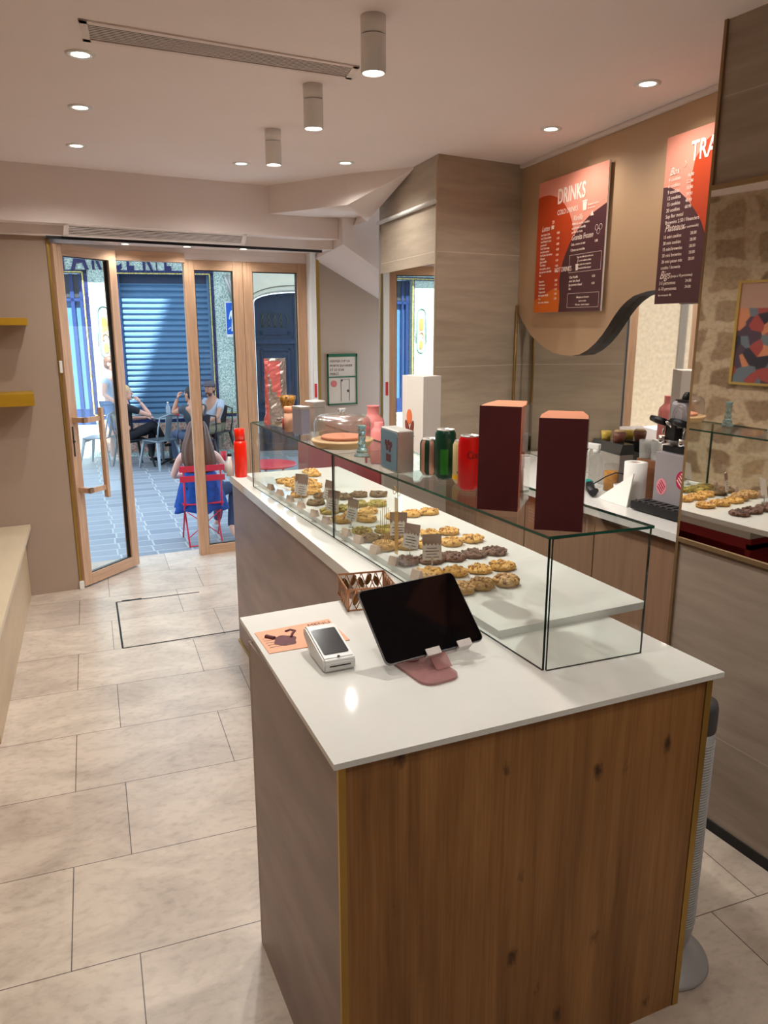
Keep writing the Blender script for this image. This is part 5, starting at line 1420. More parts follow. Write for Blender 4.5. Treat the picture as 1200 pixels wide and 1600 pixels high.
g = G(); g.lathe([(0.028, 0.0455), (0.020, 0.056)], 20); g.obj('pot_lid', pmat('tan lid', srgb(160, 128, 92), 0.5, noise=0.1), t)
t = thing('cup', 'small yellow pot beside the brown pot', 'pot', (2.497, 2.69, 1.101))
g = G(); g.lathe([(0.020, 0), (0.024, 0.040)], 20); g.obj('body', pmat('yellow glazed pot', srgb(190, 160, 60), 0.4, noise=0.1), t)
t = thing('cup', 'small white cup behind the teal tool', 'cup', (2.40, 2.49, 0.9005))
g = G(); g.lathe([(0.017, 0), (0.021, 0.036), (0.019, 0.036), (0.016, 0.004)], 24); g.obj('body', M['white'], t)
t = thing('cup', 'pink spotted cup with a dark spoon behind the towel roll', 'cup', (2.425, 2.435, 0.9005))
g = G(); g.lathe([(0.021, 0), (0.023, 0.062), (0.021, 0.062), (0.019, 0.004)], 24); g.obj('body', pmat('pink spotted glaze', srgb(214, 160, 158), 0.4, col2=srgb(180, 90, 96), scale=120), t)
g = G(); g.tube([(0, 0, 0.01), (0.006, 0.012, 0.085)], 0.003, 8); g.ball((0.007, 0.014, 0.09), (0.006, 0.006, 0.009), 10, 8); g.obj('spoon', M['dark'], t)
# wooden board with tumblers, behind the roll
t = thing('wooden_riser', 'brown wooden riser with drinking glasses behind the paper roll', 'riser', (2.430, 2.30, 0.9005))
g = G(); g.box(-0.015, 0.035, -0.075, 0.11, 0.0, 0.165, 0.003); g.obj('body', pmat('walnut riser', srgb(134, 84, 50), 0.5, noise=0.2, scale=6, stretch=(1, 6, 8)), t)
for i, (x, y, lb) in enumerate([(2.435, 2.385, 'clear ribbed tumbler on the wooden riser, left of two'), (2.435, 2.318, 'clear ribbed tumbler on the wooden riser, right of two')]):
    t = thing('tumbler', lb, 'glass', (x, y, 1.066), 0, 'tumblers on the wooden riser')
    g = G(); g.lathe([(0.022, 0.001), (0.026, 0.078), (0.0245, 0.078), (0.0208, 0.006)], 20, smooth=False); g.obj('body', pmat('tumbler glass', (0.92, 0.92, 0.9, 1), 0.08, trans=0.8), t)
t = thing('cup', 'stack of paper cups with a red band on the wooden riser', 'cup stack', (2.430, 2.252, 1.066))
g = G(); g.lathe([(0.022, 0), (0.027, 0.055), (0.028, 0.075), (0.026, 0.076)], 24); g.obj('body', M['paper'], t)
g = G(); g.lathe([(0.0230, 0.004), (0.0262, 0.036)], 24, close=False); g.obj('red_band', M['redp'], t)

# black cable hanging behind the far slab edge
g = G(); g.tube([(1.60, 2.80, 0.90), (1.58, 2.86, 0.98), (1.60, 2.93, 1.06), (1.66, 2.98, 1.10)], 0.004, 8)

g.bm.free()

# ------------------------------------------------------------------ tower fan
t = thing('tower_fan', 'silver tower fan on a round base, standing behind the till counter', 'fan', (1.41, 1.188, 0.0))
M['silver'] = pmat('silver plastic', srgb(172, 170, 170), 0.35, metal=0.3, noise=0.04)
g = G(); g.lathe([(0.118, 0), (0.121, 0.006), (0.118, 0.014), (0.06, 0.030), (0.02, 0.036)], 56); g.obj('base_disc', M['silver'], t)
FC = (0.035, -0.012, 0)
g = G(); g.lathe([(0.030, 0.0365), (0.038, 0.06), (0.044, 0.10), (0.044, 0.66)], 36, FC); g.obj('tower_body', M['silver'], t)
g = G()
for i in range(70): g.tube([(0.035 + 0.0455 * math.cos(a), -0.012 + 0.0455 * math.sin(a), 0.115 + i * 0.0075) for a in [R(-120 + 20 * k) for k in range(12)]], 0.0012, 5)
g.obj('grille_slats', pmat('pale grey slats', srgb(190, 188, 184), 0.4, noise=0.04), t)
g = G(); g.lathe([(0.0445, 0.6605), (0.046, 0.668), (0.046, 0.72), (0.042, 0.735), (0.01, 0.738)], 36, FC); g.obj('control_head', pmat('charcoal plastic', srgb(70, 68, 70), 0.35, noise=0.06), t)

# ================================================================== the street
ZS = -0.60
g = G(); g.box(-14, 18, 5.50, 15.5, ZS - 0.1, ZS)
struct(g.obj('floor_street', M['cobble']), 'grey cobbled street outside', 'street')
g = G(); g.box(0.2, 2.4, 5.501, 5.80, ZS, -0.20); g.box(0.2, 2.4, 5.801, 6.10, ZS, -0.40)
struct(g.obj('entrance_steps', pmat('step stone', srgb(170, 166, 160), 0.7, noise=0.1)), 'stone steps down from the shop door to the street', 'steps')
g = G()
M['render'] = pmat('pale render', srgb(206, 198, 186), 0.85, noise=0.06, scale=2)
g.prism([(-12, 2.13), (12, 2.13), (12, 20), (1.0, 20), (-0.59, 16.8), (-1.62, 14.6), (-12, 14.6)], 5.51, 5.78, 'y')
struct(g.obj('wall_facade', M['render']), 'upper front of the shop building, outside above the doors', 'wall')
g = G(); g.box(-12, 0.30, 5.51, 5.78, ZS, 2.129)
struct(g.obj('wall_facade_left', M['render']), 'outer wall of the shop left of the doors', 'wall')
g = G(); g.box(2.2, 12, 5.51, 5.78, ZS, 2.129)
struct(g.obj('wall_facade_right', M['render']), 'outer wall of the shop right of the doors', 'wall')

# opposite shopfront: local x runs along the facade, -y towards the street
FA = (1.41, 13.8, 0)
t = thing('shopfront', 'pale green mosaic shopfront with navy letters and blue shutter across the street', 'building', FA, -16)
Z0 = ZS
g = G()
for a, b, z0, z1 in ((-2.3, -1.50, Z0, 2.42), (0.10, 0.56, Z0, 2.42), (2.10, 2.72, Z0, 2.42), (-2.3, 2.72, 2.42, 5.2), (-2.3, 0.1, Z0, -0.051), (0.56, 2.1, Z0, 0.10)):
    g.box(a, b, 0.0, 0.4, z0, z1)
g.obj('mosaic_wall', M['mosaic'], t)
M['shutter'] = pmat('blue painted shutter slats', srgb(96, 134, 168), 0.4, noise=0.06)
g = G()
g.box(0.56, 2.10, 0.16, 0.18, 0.10, 2.42)
n = 24
for i in range(n):
    z = 0.11 + i * 0.092
    g.prism([(0.16, z), (0.125, z + 0.030), (0.125, z + 0.068), (0.16, z + 0.088)], 0.58, 2.03, 'x')
g.box(0.56, 0.60, 0.10, 0.17, 0.10, 2.42); g.box(2.0, 2.04, 0.10, 0.17, 0.10, 2.42)
g.obj('roller_shutter', M['shutter'], t)
g = G(); g.box(0.60, 2.0, 0.115, 0.16, 2.27, 2.42); g.obj('shutter_box', pmat('dark navy box', srgb(44, 58, 84), 0.5, noise=0.05), t)
g = G()
g.box(0.56, 0.60, -0.012, 0.02, Z0 + 0.6, 2.44); g.box(2.045, 2.12, -0.012, 0.02, 0.0, 2.44); g.box(0.56, 2.12, -0.012, 0.02, 2.40, 2.47)
g.box(0.02, 0.12, -0.012, 0.02, 0.1, 2.47); g.box(-2.3, 0.12, -0.012, 0.02, 2.41, 2.47)
g.box(-1.55, -1.50, -0.012, 0.02, 0.1, 2.47); g.box(2.42, 2.50, -0.012, 0.02, 0.06, 2.42); g.box(2.12, 2.50, -0.012, 0.02, 0.06, 0.13); g.box(0.12, 0.56, -0.012, 0.02, 0.06, 0.13)
g.box(2.50, 2.70, -0.012, 0.02, Z0, 2.42); g.box(0.56, 2.12, -0.012, 0.02, -0.02, 0.10)
g.obj('navy_border', M['mosaic_navy'], t)
g = G()
g.box(2.052, 2.070, -0.018, -0.012, 0.14, 2.43); g.box(0.56, 2.07, -0.018, -0.012, 2.412, 2.43); g.box(-2.3, 0.055, -0.018, -0.012, 2.425, 2.443); g.box(0.04, 0.060, -0.018, -0.012, 0.14, 2.44)
g.box(-1.520, -1.500, -0.018, -0.012, 0.14, 2.44); g.box(2.425, 2.445, -0.018, -0.012, 0.13, 2.42); g.box(2.12, 2.445, -0.018, -0.012, 0.112, 0.13); g.box(0.06, 0.56, -0.018, -0.012, 0.112, 0.13)
g.obj('yellow_line', M['mosaic_yel'], t)
g = G(); g.box(2.12, 2.48, -0.015, 0.0, Z0 + 0.08, 0.02); g.box(0.12, 0.54, -0.015, 0.0, Z0 + 0.08, 0.02); g.box(0.6, 2.1, -0.015, 0.0, Z0 + 0.08, -0.04); g.obj('pink_plinth', M['mosaic_pink'], t)
g = G()
for k in range(5): g.tube([(2.14 + 0.065 * k, -0.017, Z0 + 0.14 + 0.1 * (k % 2)), (2.20 + 0.05 * k, -0.017, Z0 + 0.5 - 0.08 * (k % 3))], 0.008, 6)
g.obj('green_veins', pmat('green vein mosaic', srgb(130, 170, 140), 0.6, noise=0.1), t)
M['navy'] = pmat('navy letters', srgb(34, 34, 92), 0.45, noise=0.05)
for s_, x0, wd2 in (('C', -0.80, 0.26), ('H', -0.47, 0.26), ('A', -0.10, 0.25), ('R', 0.20, 0.17), ('C', 0.50, 0.17), ('E', 0.74, 0.17), ('R', 0.99, 0.18), ('I', 1.21, 0.06), ('E', 1.33, 0.17)):
    g = G(); g.text(s_, 0.50, frame((x0, -0.003, 2.485), (1, 0, 0), (0, 0, 1)), 0.02, (wd2 / 0.17) * 0.50, bold=0.012); g.obj('letter', M['navy'], t)
g = G(); g.box(-6.0, 2.72, -0.42, 0.0, 3.0, 3.16); g.obj('cornice', M['render'], t)
# left bay: blue shop window with cream writing
M['bluewin'] = pmat('blue painted window', srgb(84, 130, 176), 0.25, noise=0.08, spec=0.6)
g = G(); g.box(-1.50, 0.04, 0.14, 0.17, -0.05, 2.41); g.obj('blue_window', M['bluewin'], t)
M['bluefr'] = pmat('deep blue frame', srgb(40, 64, 118), 0.4, noise=0.08)
g = G()
for a, b, c, d in ((-1.50, 0.04, 1.98, 2.03), (-0.18, -0.12, -0.05, 2.41), (-0.04, 0.02, -0.05, 2.41), (-1.47, -1.41, -0.05, 2.41), (-1.36, -1.32, -0.05, 2.41), (-1.50, 0.04, -0.05, 0.22)): g.box(a, b, 0.08, 0.139, c, d)
g.obj('window_frame', M['bluefr'], t)
g = G(); g.box(-1.50, 0.04, 0.10, 0.138, 2.04, 2.40); g.obj('dark_transom', pmat('dark transom', srgb(60, 66, 72), 0.4, noise=0.1), t)
M['creamw'] = pmat('cream window writing', srgb(240, 238, 220), 0.6, noise=0.03)
g = G()
g.text('Le', 0.34, frame((-1.05, 0.136, 1.42), (1, 0, 0), (0, 0, 1)), 0.002, shear=0.3); g.text('R', 0.44, frame((-0.62, 0.136, 1.30), (1, 0, 0), (0, 0, 1)), 0.002, shear=0.3)
g.text('bo', 0.20, frame((-0.62, 0.136, 1.06), (1, 0, 0), (0, 0, 1)), 0.002); g.text('ce', 0.20, frame((-0.46, 0.136, 0.86), (1, 0, 0), (0, 0, 1)), 0.002)
g.obj('window_writing', M['creamw'], t)
# oval emblems on the pillars
M['emline'] = pmat('green grey line', srgb(110, 150, 142), 0.5, noise=0.05); M['emor'] = pmat('orange mosaic', srgb(224, 150, 84), 0.5, noise=0.15, scale=40)
for ex in (0.33, -1.70):
    g = G()
    ov = [(ex + 0.09 * math.cos(a), -0.006, (1.80 if math.sin(a) >= 0 else 1.18) + 0.10 * math.sin(a)) for a in [2 * PI * (i + 0.5) / 40 for i in range(40)]]
    g.tube(ov, 0.010, 6, True); g.tube([(ex - 0.115, -0.006, 1.72), (ex - 0.115, -0.006, 1.26)], 0.007, 6); g.tube([(ex + 0.115, -0.006, 1.72), (ex + 0.115, -0.006, 1.26)], 0.007, 6)
    e_ = g.obj('oval_emblem', M['emline'], t)
    g = G()
    for k in (-1, 0, 1): g.ball((ex + 0.028 * k, -0.008, 1.62 - 0.02 * abs(k)), (0.020, 0.004, 0.13), 12, 8)
    g.ball((ex, -0.008, 1.23), (0.045, 0.004, 0.09), 14, 8); g.tube([(ex - 0.045 * math.cos(a), -0.008, 1.40 + 0.06 * math.sin(a)) for a in [R(70 + 20 * i) for i in range(-6, 6)]], 0.010, 6)
    g.obj('orange_flower', M['emor'], e_)
t = thing('stone_house', 'beige stone house front far left across the street, seen in the mirror', 'building', (FA[0] - 2.31 * math.cos(R(16)), FA[1] + 2.31 * math.sin(R(16)), 0), -16)
g = G(); g.box(-9, 0, 0.0, 0.4, Z0, 5.2); g.obj('house_wall', pmat('beige limestone', srgb(128, 112, 92), 0.9, noise=0.25, scale=12, bump=0.3), t)
for x0 in (-0.9, -2.6, -4.4, -6.4):
    g = G(); g.box(x0, x0 + 0.22, -0.02, 0.0, -0.3, 2.6); g.obj('dark_slot_window', pmat('dark slot', srgb(70, 58, 46), 0.6, noise=0.1), t)
# pedestrian sign
t = thing('pedestrian_sign', 'blue square sign with a white walking figure on the mosaic pillar', 'sign', (FA[0] + 2.385 * math.cos(R(16)), FA[1] - 2.385 * math.sin(R(16)) - 0.16, 1.69), -16)
g = G(); g.box(-0.135, 0.135, -0.006, 0.0, -0.285, 0.285, 0.002); g.obj('white_plate', M['white'], t)
g = G(); g.box(-0.122, 0.122, -0.009, -0.0065, -0.24, 0.272); g.obj('blue_panel', pmat('sign blue', srgb(20, 92, 190), 0.4, noise=0.02), t)
g = G()
g.ball((0.0, -0.011, 0.20), (0.030, 0.003, 0.036), 14, 8)
g.prism([(-0.04, 0.15), (0.04, 0.15), (0.065, 0.10), (0.07, 0.0), (0.055, 0.0), (0.045, 0.07), (0.035, 0.0), (0.045, -0.19), (0.015, -0.19), (0.0, -0.03), (-0.02, -0.19), (-0.05, -0.19), (-0.035, 0.0), (-0.05, 0.07), (-0.07, 0.0), (-0.085, 0.01), (-0.06, 0.12)], -0.0125, -0.0092, 'y')
g.prism([(-0.10, -0.15), (-0.06, -0.12), (-0.055, -0.135), (-0.095, -0.165)], -0.0125, -0.0092, 'y')
g.obj('walking_figure', M['white'], t)
g = G(); g.box(-0.05, 0.05, 0.0005, 0.15, -0.02, 0.02); g.obj('bracket', M['steel'], t)
# grey drainpipe / cables by the sign
g = G(); g.xf(T(*FA) @ RZ(-16)); g.tube([(2.30, -0.06, 2.42), (2.36, -0.05, 2.25), (2.42, -0.05, 2.0)], 0.022, 8); g.tube([(2.36, -0.06, 2.42), (2.41, -0.05, 2.2), (2.45, -0.05, 2.0)], 0.016, 8)
tag(g.obj('cable_bundle', M['steel']), 'grey cables running down above the blue sign', 'cable')

# big blue double door in a stone arch
t = thing('carriage_door', 'tall dark blue panelled double door in a pale stone arch across the street', 'door', (FA[0] + 2.72 * math.cos(R(16)), FA[1] - 2.72 * math.sin(R(16)), 0), -16)
M['doorblue'] = pmat('dark blue door paint', srgb(44, 58, 82), 0.35, noise=0.12)
M['stonepale'] = pmat('pale dressed stone', srgb(214, 206, 186), 0.8, noise=0.08)
arch = [(0.06, Z0), (0.06, 1.98)] + [(0.75 - 0.69 * math.cos(R(a)), 1.98 + 0.16 * math.sin(R(a))) for a in range(10, 171, 10)] + [(1.44, 1.98), (1.44, Z0)]
g = G(); g.prism(arch, 0.20, 0.26, 'y'); g.obj('door_leaves', M['doorblue'], t)
out = [(0.0, Z0), (0.0, 3.0), (2.6, 3.0), (2.6, Z0), (1.46, Z0), (1.46, 1.98)] + [(0.75 - 0.71 * math.cos(R(a)), 1.98 + 0.18 * math.sin(R(a))) for a in range(170, 9, -10)] + [(0.04, 1.98), (0.04, Z0)]
g = G(); g.prism(out, 0.0, 0.3, 'y'); g.obj('stone_surround', M['stonepale'], t)
g = G()
for r0, r1, yy in ((0.71, 0.77, -0.03), (0.79, 0.83, -0.05)):
    o1 = [(0.75 - r1 * math.cos(R(a)), 1.98 + (r1 - 0.53) * math.sin(R(a)) + 0.02) for a in range(0, 181, 10)]
    o2 = [(0.75 - r0 * math.cos(R(a)), 1.98 + (r0 - 0.53) * math.sin(R(a)) + 0.02) for a in range(180, -1, -10)]
    g.prism(o1 + o2, yy, -0.001, 'y')
g.obj('arch_moulding', M['stonepale'], t)
g = G()
g.box(0.735, 0.765, 0.16, 0.199, Z0, 2.12); g.box(0.06, 1.44, 0.165, 0.199, 1.28, 1.36); g.box(0.06, 1.44, 0.165, 0.199, 0.10, 0.16)
for x0 in (0.10, 0.80):
    for z0, z1 in ((0.22, 1.20), (-0.50, 0.04), (1.44, 1.50)):
        for a in ((x0 + 0.05, x0 + 0.55, z0, z0 + 0.035), (x0 + 0.05, x0 + 0.55, z1 - 0.035, z1), (x0 + 0.05, x0 + 0.085, z0, z1), (x0 + 0.515, x0 + 0.55, z0, z1)):
            g.box(a[0], a[1], 0.170, 0.199, a[2], a[3])
g.obj('panel_moulding', M['doorblue'], t)
g = G()
for x0 in (0.17, 0.86):
    for i in range(9): g.tube([(x0 + 0.052 * i, 0.185, 1.56), (x0 + 0.052 * i + 0.05 * (-1) ** i, 0.185, 1.68), (x0 + 0.052 * i, 0.185, 1.80)], 0.007, 5)
g.obj('iron_grille', pmat('bronze green iron', srgb(96, 96, 70), 0.5, metal=0.4, noise=0.1), t)
g = G(); g.ball((0.70, 0.13, 0.34), 0.032); g.obj('door_knob', M['chrome'], t)
g = G(); g.ball((0.70, 0.13, -0.0), 0.028); g.obj('door_knob', M['chrome'], t)

# ------------------------------------------------------------------ street furniture
M['redmetal'] = pmat('red painted metal', srgb(222, 34, 56), 0.35, noise=0.04)
t = thing('bistro_chair', 'red slatted folding bistro chair just outside, under the girl', 'chair', (1.80, 7.84, ZS), -6)
for nm, z0, z1 in (('back_slat', 0.775, 0.835), ('back_slat', 0.675, 0.735)):
    g = G(); g.box(-0.225, 0.225, -0.215, -0.203, z0, z1, 0.002); g.obj(nm, M['redmetal'], t)
for x in (-0.185, 0.185):
    g = G(); g.tube([(x, -0.200, 0.84), (x, -0.19, 0.45), (x, 0.20, 0.0)], 0.009, 8); g.obj('leg', M['redmetal'], t)
for x in (-0.165, 0.165):
    g = G(); g.tube([(x, 0.17, 0.42), (x, -0.02, 0.22), (x, -0.24, 0.0)], 0.009, 8); g.obj('leg', M['redmetal'], t)
for i in range(5):
    g = G(); g.box(-0.205, 0.205, -0.19 + i * 0.078, -0.132 + i * 0.078, 0.430, 0.440); g.obj('seat_slat', M['redmetal'], t)
g = G(); g.tube([(-0.165, -0.235, 0.01), (0.165, -0.235, 0.01)], 0.006, 8); g.tube([(-0.17, -0.18, 0.36), (0.16, -0.215, 0.10)], 0.005, 8); g.tube([(0.17, -0.18, 0.36), (-0.16, -0.215, 0.10)], 0.005, 8); g.obj('brace', M['redmetal'], t)
# red little table beside the girl
t = thing('bistro_table', 'small red round bistro table beside the seated girl', 'table', (2.62, 8.05, ZS))
g = G(); g.lathe([(0.28, 0.70), (0.30, 0.705), (0.30, 0.72), (0.28, 0.722)], 40); g.obj('table_top', M['redmetal'], t)
for k in range(3):
    a = R(90 + 120 * k)
    g = G(); g.tube([(0.18 * math.cos(a), 0.18 * math.sin(a), 0.70), (-0.24 * math.cos(a), -0.24 * math.sin(a), 0.0)], 0.010, 8); g.obj('leg', M['redmetal'], t)

M['gmetal'] = pmat('galvanised grey metal', srgb(140, 152, 158), 0.3, metal=0.6, noise=0.08)
M['bmetal'] = pmat('black metal', srgb(40, 44, 48), 0.4, metal=0.4, noise=0.08)
def metal_chair(x, y, rz, mat, label, tilt=0):
    t = thing('metal_chair', label, 'chair', (x, y, ZS), rz, 'metal terrace chairs across the street')
    g = G(); g.box(-0.20, 0.20, -0.19, 0.19, 0.435, 0.455, 0.008); g.box(-0.19, 0.19, 0.17, 0.192, 0.37, 0.44, 0.004); g.obj('seat', mat, t)
    for sx in (-1, 1):
        for sy in (-1, 1):
            g = G(); g.hexa([(sx * 0.235 - 0.012, sy * 0.245 - 0.012, 0), (sx * 0.235 + 0.012, sy * 0.245 - 0.012, 0), (sx * 0.235 + 0.012, sy * 0.245 + 0.012, 0), (sx * 0.235 - 0.012, sy * 0.245 + 0.012, 0),
                             (sx * 0.175 - 0.02, sy * 0.165 - 0.02, 0.43), (sx * 0.175 + 0.02, sy * 0.165 - 0.02, 0.43), (sx * 0.175 + 0.02, sy * 0.165 + 0.02, 0.43), (sx * 0.175 - 0.02, sy * 0.165 + 0.02, 0.43)])
            g.obj('leg', mat, t)
    g = G(); g.tube([(-0.185, -0.17, 0.43), (-0.195, -0.215, 0.62), (-0.17, -0.25, 0.82), (0.0, -0.265, 0.86), (0.17, -0.25, 0.82), (0.195, -0.215, 0.62), (0.185, -0.17, 0.43)], 0.013, 8); g.obj('back_frame', mat, t)
    g = G(); g.hexa([(-0.05, -0.180, 0.45), (0.05, -0.180, 0.45), (0.05, -0.172, 0.45), (-0.05, -0.172, 0.45), (-0.065, -0.270, 0.85), (0.065, -0.270, 0.85), (0.065, -0.262, 0.85), (-0.065, -0.262, 0.85)]); g.obj('back_panel', mat, t)
    return t
metal_chair(2.24, 12.35, 28, M['gmetal'], 'pale grey metal chair in front of the terrace table, empty')
metal_chair(1.42, 13.10, 60, M['gmetal'], 'grey metal chair seen through the open door leaf, left of the others')
metal_chair(1.86, 12.62, -75, M['bmetal'], 'black metal chair under the woman in black')
metal_chair(3.28, 12.92, 125, M['bmetal'], 'dark metal chair under the man with the cap')
metal_chair(2.78, 12.05, 20, M['bmetal'], 'dark metal chair under the man in the black shirt')
t = thing('terrace_table', 'grey round terrace table with a bottle and a red can on it', 'table', (2.48, 12.78, ZS))
g = G(); g.lathe([(0.33, 0.74), (0.345, 0.745), (0.345, 0.762), (0.33, 0.765)], 40); g.obj('table_top', M['gmetal'], t)
g = G(); g.cyl((0, 0, 0.03), 0.028, 0.71, 20); g.obj('pole', M['gmetal'], t)
for k in range(4):
    a = R(45 + 90 * k)
    g = G(); g.tube([(0.02 * math.cos(a), 0.02 * math.sin(a), 0.05), (0.28 * math.cos(a), 0.28 * math.sin(a), 0.015)], 0.016, 8); g.obj('foot', M['bmetal'], t)
t = thing('water_bottle', 'clear plastic water bottle on the terrace table', 'bottle', (2.46, 12.66, ZS + 0.7655))
g = G(); g.lathe([(0.034, 0), (0.036, 0.01), (0.036, 0.15), (0.014, 0.20), (0.014, 0.215)], 20); g.obj('body', pmat('clear plastic', (0.8, 0.88, 0.95, 1), 0.08, trans=0.7), t)
g = G(); g.cyl((0, 0, 0.2155), 0.016, 0.018, 16); g.obj('cap', M['white'], t)
t = thing('drink_can', 'red and white can on the terrace table', 'can', (2.60, 12.66, ZS + 0.7655))
g = G(); g.lathe([(0.028, 0), (0.033, 0.01), (0.033, 0.13), (0.028, 0.145)], 20); g.obj('body', M['redp'], t)
g = G(); g.lathe([(0.0335, 0.06), (0.0335, 0.09)], 20, close=False); g.obj('white_band', M['white'], t)

# ------------------------------------------------------------------ people
M['skin_a'] = pmat('fair skin', srgb(226, 172, 150), 0.5, noise=0.05, scale=20)
M['skin_b'] = pmat('olive skin', srgb(190, 136, 108), 0.5, noise=0.05, scale=20)
M['hair_br'] = pmat('brown hair', srgb(112, 76, 56), 0.5, noise=0.4, scale=30, stretch=(6, 6, 0.6))
M['hair_bl'] = pmat('blond hair', srgb(214, 178, 130), 0.5, noise=0.3, scale=30, stretch=(6, 6, 0.6))
M['hair_dk'] = pmat('dark hair', srgb(34, 28, 26), 0.5, noise=0.3, scale=30)
M['eye'] = pmat('eye white', srgb(235, 232, 228), 0.3, noise=0.02); M['iris'] = pmat('dark iris', srgb(40, 28, 22), 0.2, noise=0.05); M['lip'] = pmat('lips', srgb(178, 92, 88), 0.5, noise=0.03)

def skin_mesh(pts, edges, root=0, sub=2):
    """pts: {name: (x,y,z,rx,ry)}; grows a continuous limb surface"""
    names = list(pts); idx = {n: i for i, n in enumerate(names)}
    me = bpy.data.meshes.new('s'); me.from_pydata([pts[n][:3] for n in names], [(idx[a], idx[b]) for a, b in edges], [])
    o = bpy.data.objects.new('s', me); COL.objects.link(o)
    md = o.modifiers.new('skin', 'SKIN'); md.use_smooth_shade = True
    sv = me.skin_vertices[0].data
    for n in names:
        sv[idx[n]].radius = (pts[n][3], pts[n][4]); sv[idx[n]].use_root = (idx[n] == root)
    ss = o.modifiers.new('sub', 'SUBSURF'); ss.levels = sub; ss.render_levels = sub
    dg = bpy.context.evaluated_depsgraph_get()
    m2 = bpy.data.meshes.new_from_object(o.evaluated_get(dg))
    bpy.data.objects.remove(o); bpy.data.meshes.remove(me)
    return m2
def add_mesh(g, me, Mx=None, mi=0):
    n0 = len(g.bm.verts); f0 = len(g.bm.faces)
    g.bm.from_mesh(me); g.bm.verts.ensure_lookup_table(); g.bm.faces.ensure_lookup_table()
    if Mx is not None:
        for v in g.bm.verts[n0:]: v.co = Mx @ v.co
    for f in g.bm.faces[f0:]: f.material_index = mi; f.smooth = True
    bpy.data.meshes.remove(me)
def add_head(g, c, yaw, pitch=0, s=1.0):
    """head with face, local +y is the nose direction; materials 0 skin 1 eye 2 iris 3 lip"""
    Mh = T(*c) @ RZ(yaw) @ RX(pitch) @ Matrix.Diagonal((s, s, s, 1))
    g.xf(Mh)
    g.m(0).ball((0, -0.005, 0.025), (0.076, 0.095, 0.100), 24, 16); g.ball((0, 0.022, -0.030), (0.060, 0.066, 0.082), 20, 14)
    g.ball((0, 0.094, -0.008), (0.013, 0.018, 0.024), 10, 8); g.ball((0, 0.070, -0.092), (0.026, 0.022, 0.020), 10, 8)
    for x in (-1, 1): g.ball((x * 0.078, -0.005, 0.0), (0.012, 0.022, 0.032), 10, 8)
    g.m(1)
    for x in (-1, 1): g.ball((x * 0.031, 0.077, 0.012), (0.014, 0.010, 0.009), 10, 8)
    g.m(2)
    for x in (-1, 1): g.ball((x * 0.031, 0.0855, 0.012), (0.006, 0.004, 0.007), 8, 6); g.ball((x * 0.031, 0.082, 0.036), (0.017, 0.005, 0.0028), 8, 6)
    g.m(3).ball((0, 0.083, -0.048), (0.024, 0.010, 0.009), 10, 8)
    g.m(0).xf(Matrix.Identity(4))
    return Mh
def add_hand(g, wrist, elbow, curl=35, side=1):
    w = Vector(wrist); d = (w - Vector(elbow)).normalized()
    up = Vector((0, 0, 1)); s = d.cross(up)
    if s.length < 0.1: s = Vector((1, 0, 0))
    s.normalize(); n = s.cross(d)
    p = w + d * 0.05
    Mx = Matrix((s, d, n)).transposed().to_4x4(); Mx.translation = p
    g.xf(Mx); g.ball((0, 0, 0), (0.040, 0.052, 0.017), 14, 10); g.xf(Matrix.Identity(4))
    for i, (o, L) in enumerate(((-0.028, 0.058), (-0.009, 0.070), (0.010, 0.066), (0.028, 0.050))):
        a = p + s * o + d * 0.040; c1 = R(curl); c2 = R(curl * 1.9)
        b = a + (d * math.cos(c1) - n * math.sin(c1)) * L * 0.55
        c = b + (d * math.cos(c2) - n * math.sin(c2)) * L * 0.45
        g.tube([a, b, c], [0.0092, 0.0085, 0.007], 8)
    a = p - s * 0.034 * side - d * 0.01; b = a - s * 0.026 * side + d * 0.022 - n * 0.01; c = b + d * 0.03 - n * 0.012
    g.tube([a, b, c], [0.011, 0.010, 0.008], 8)

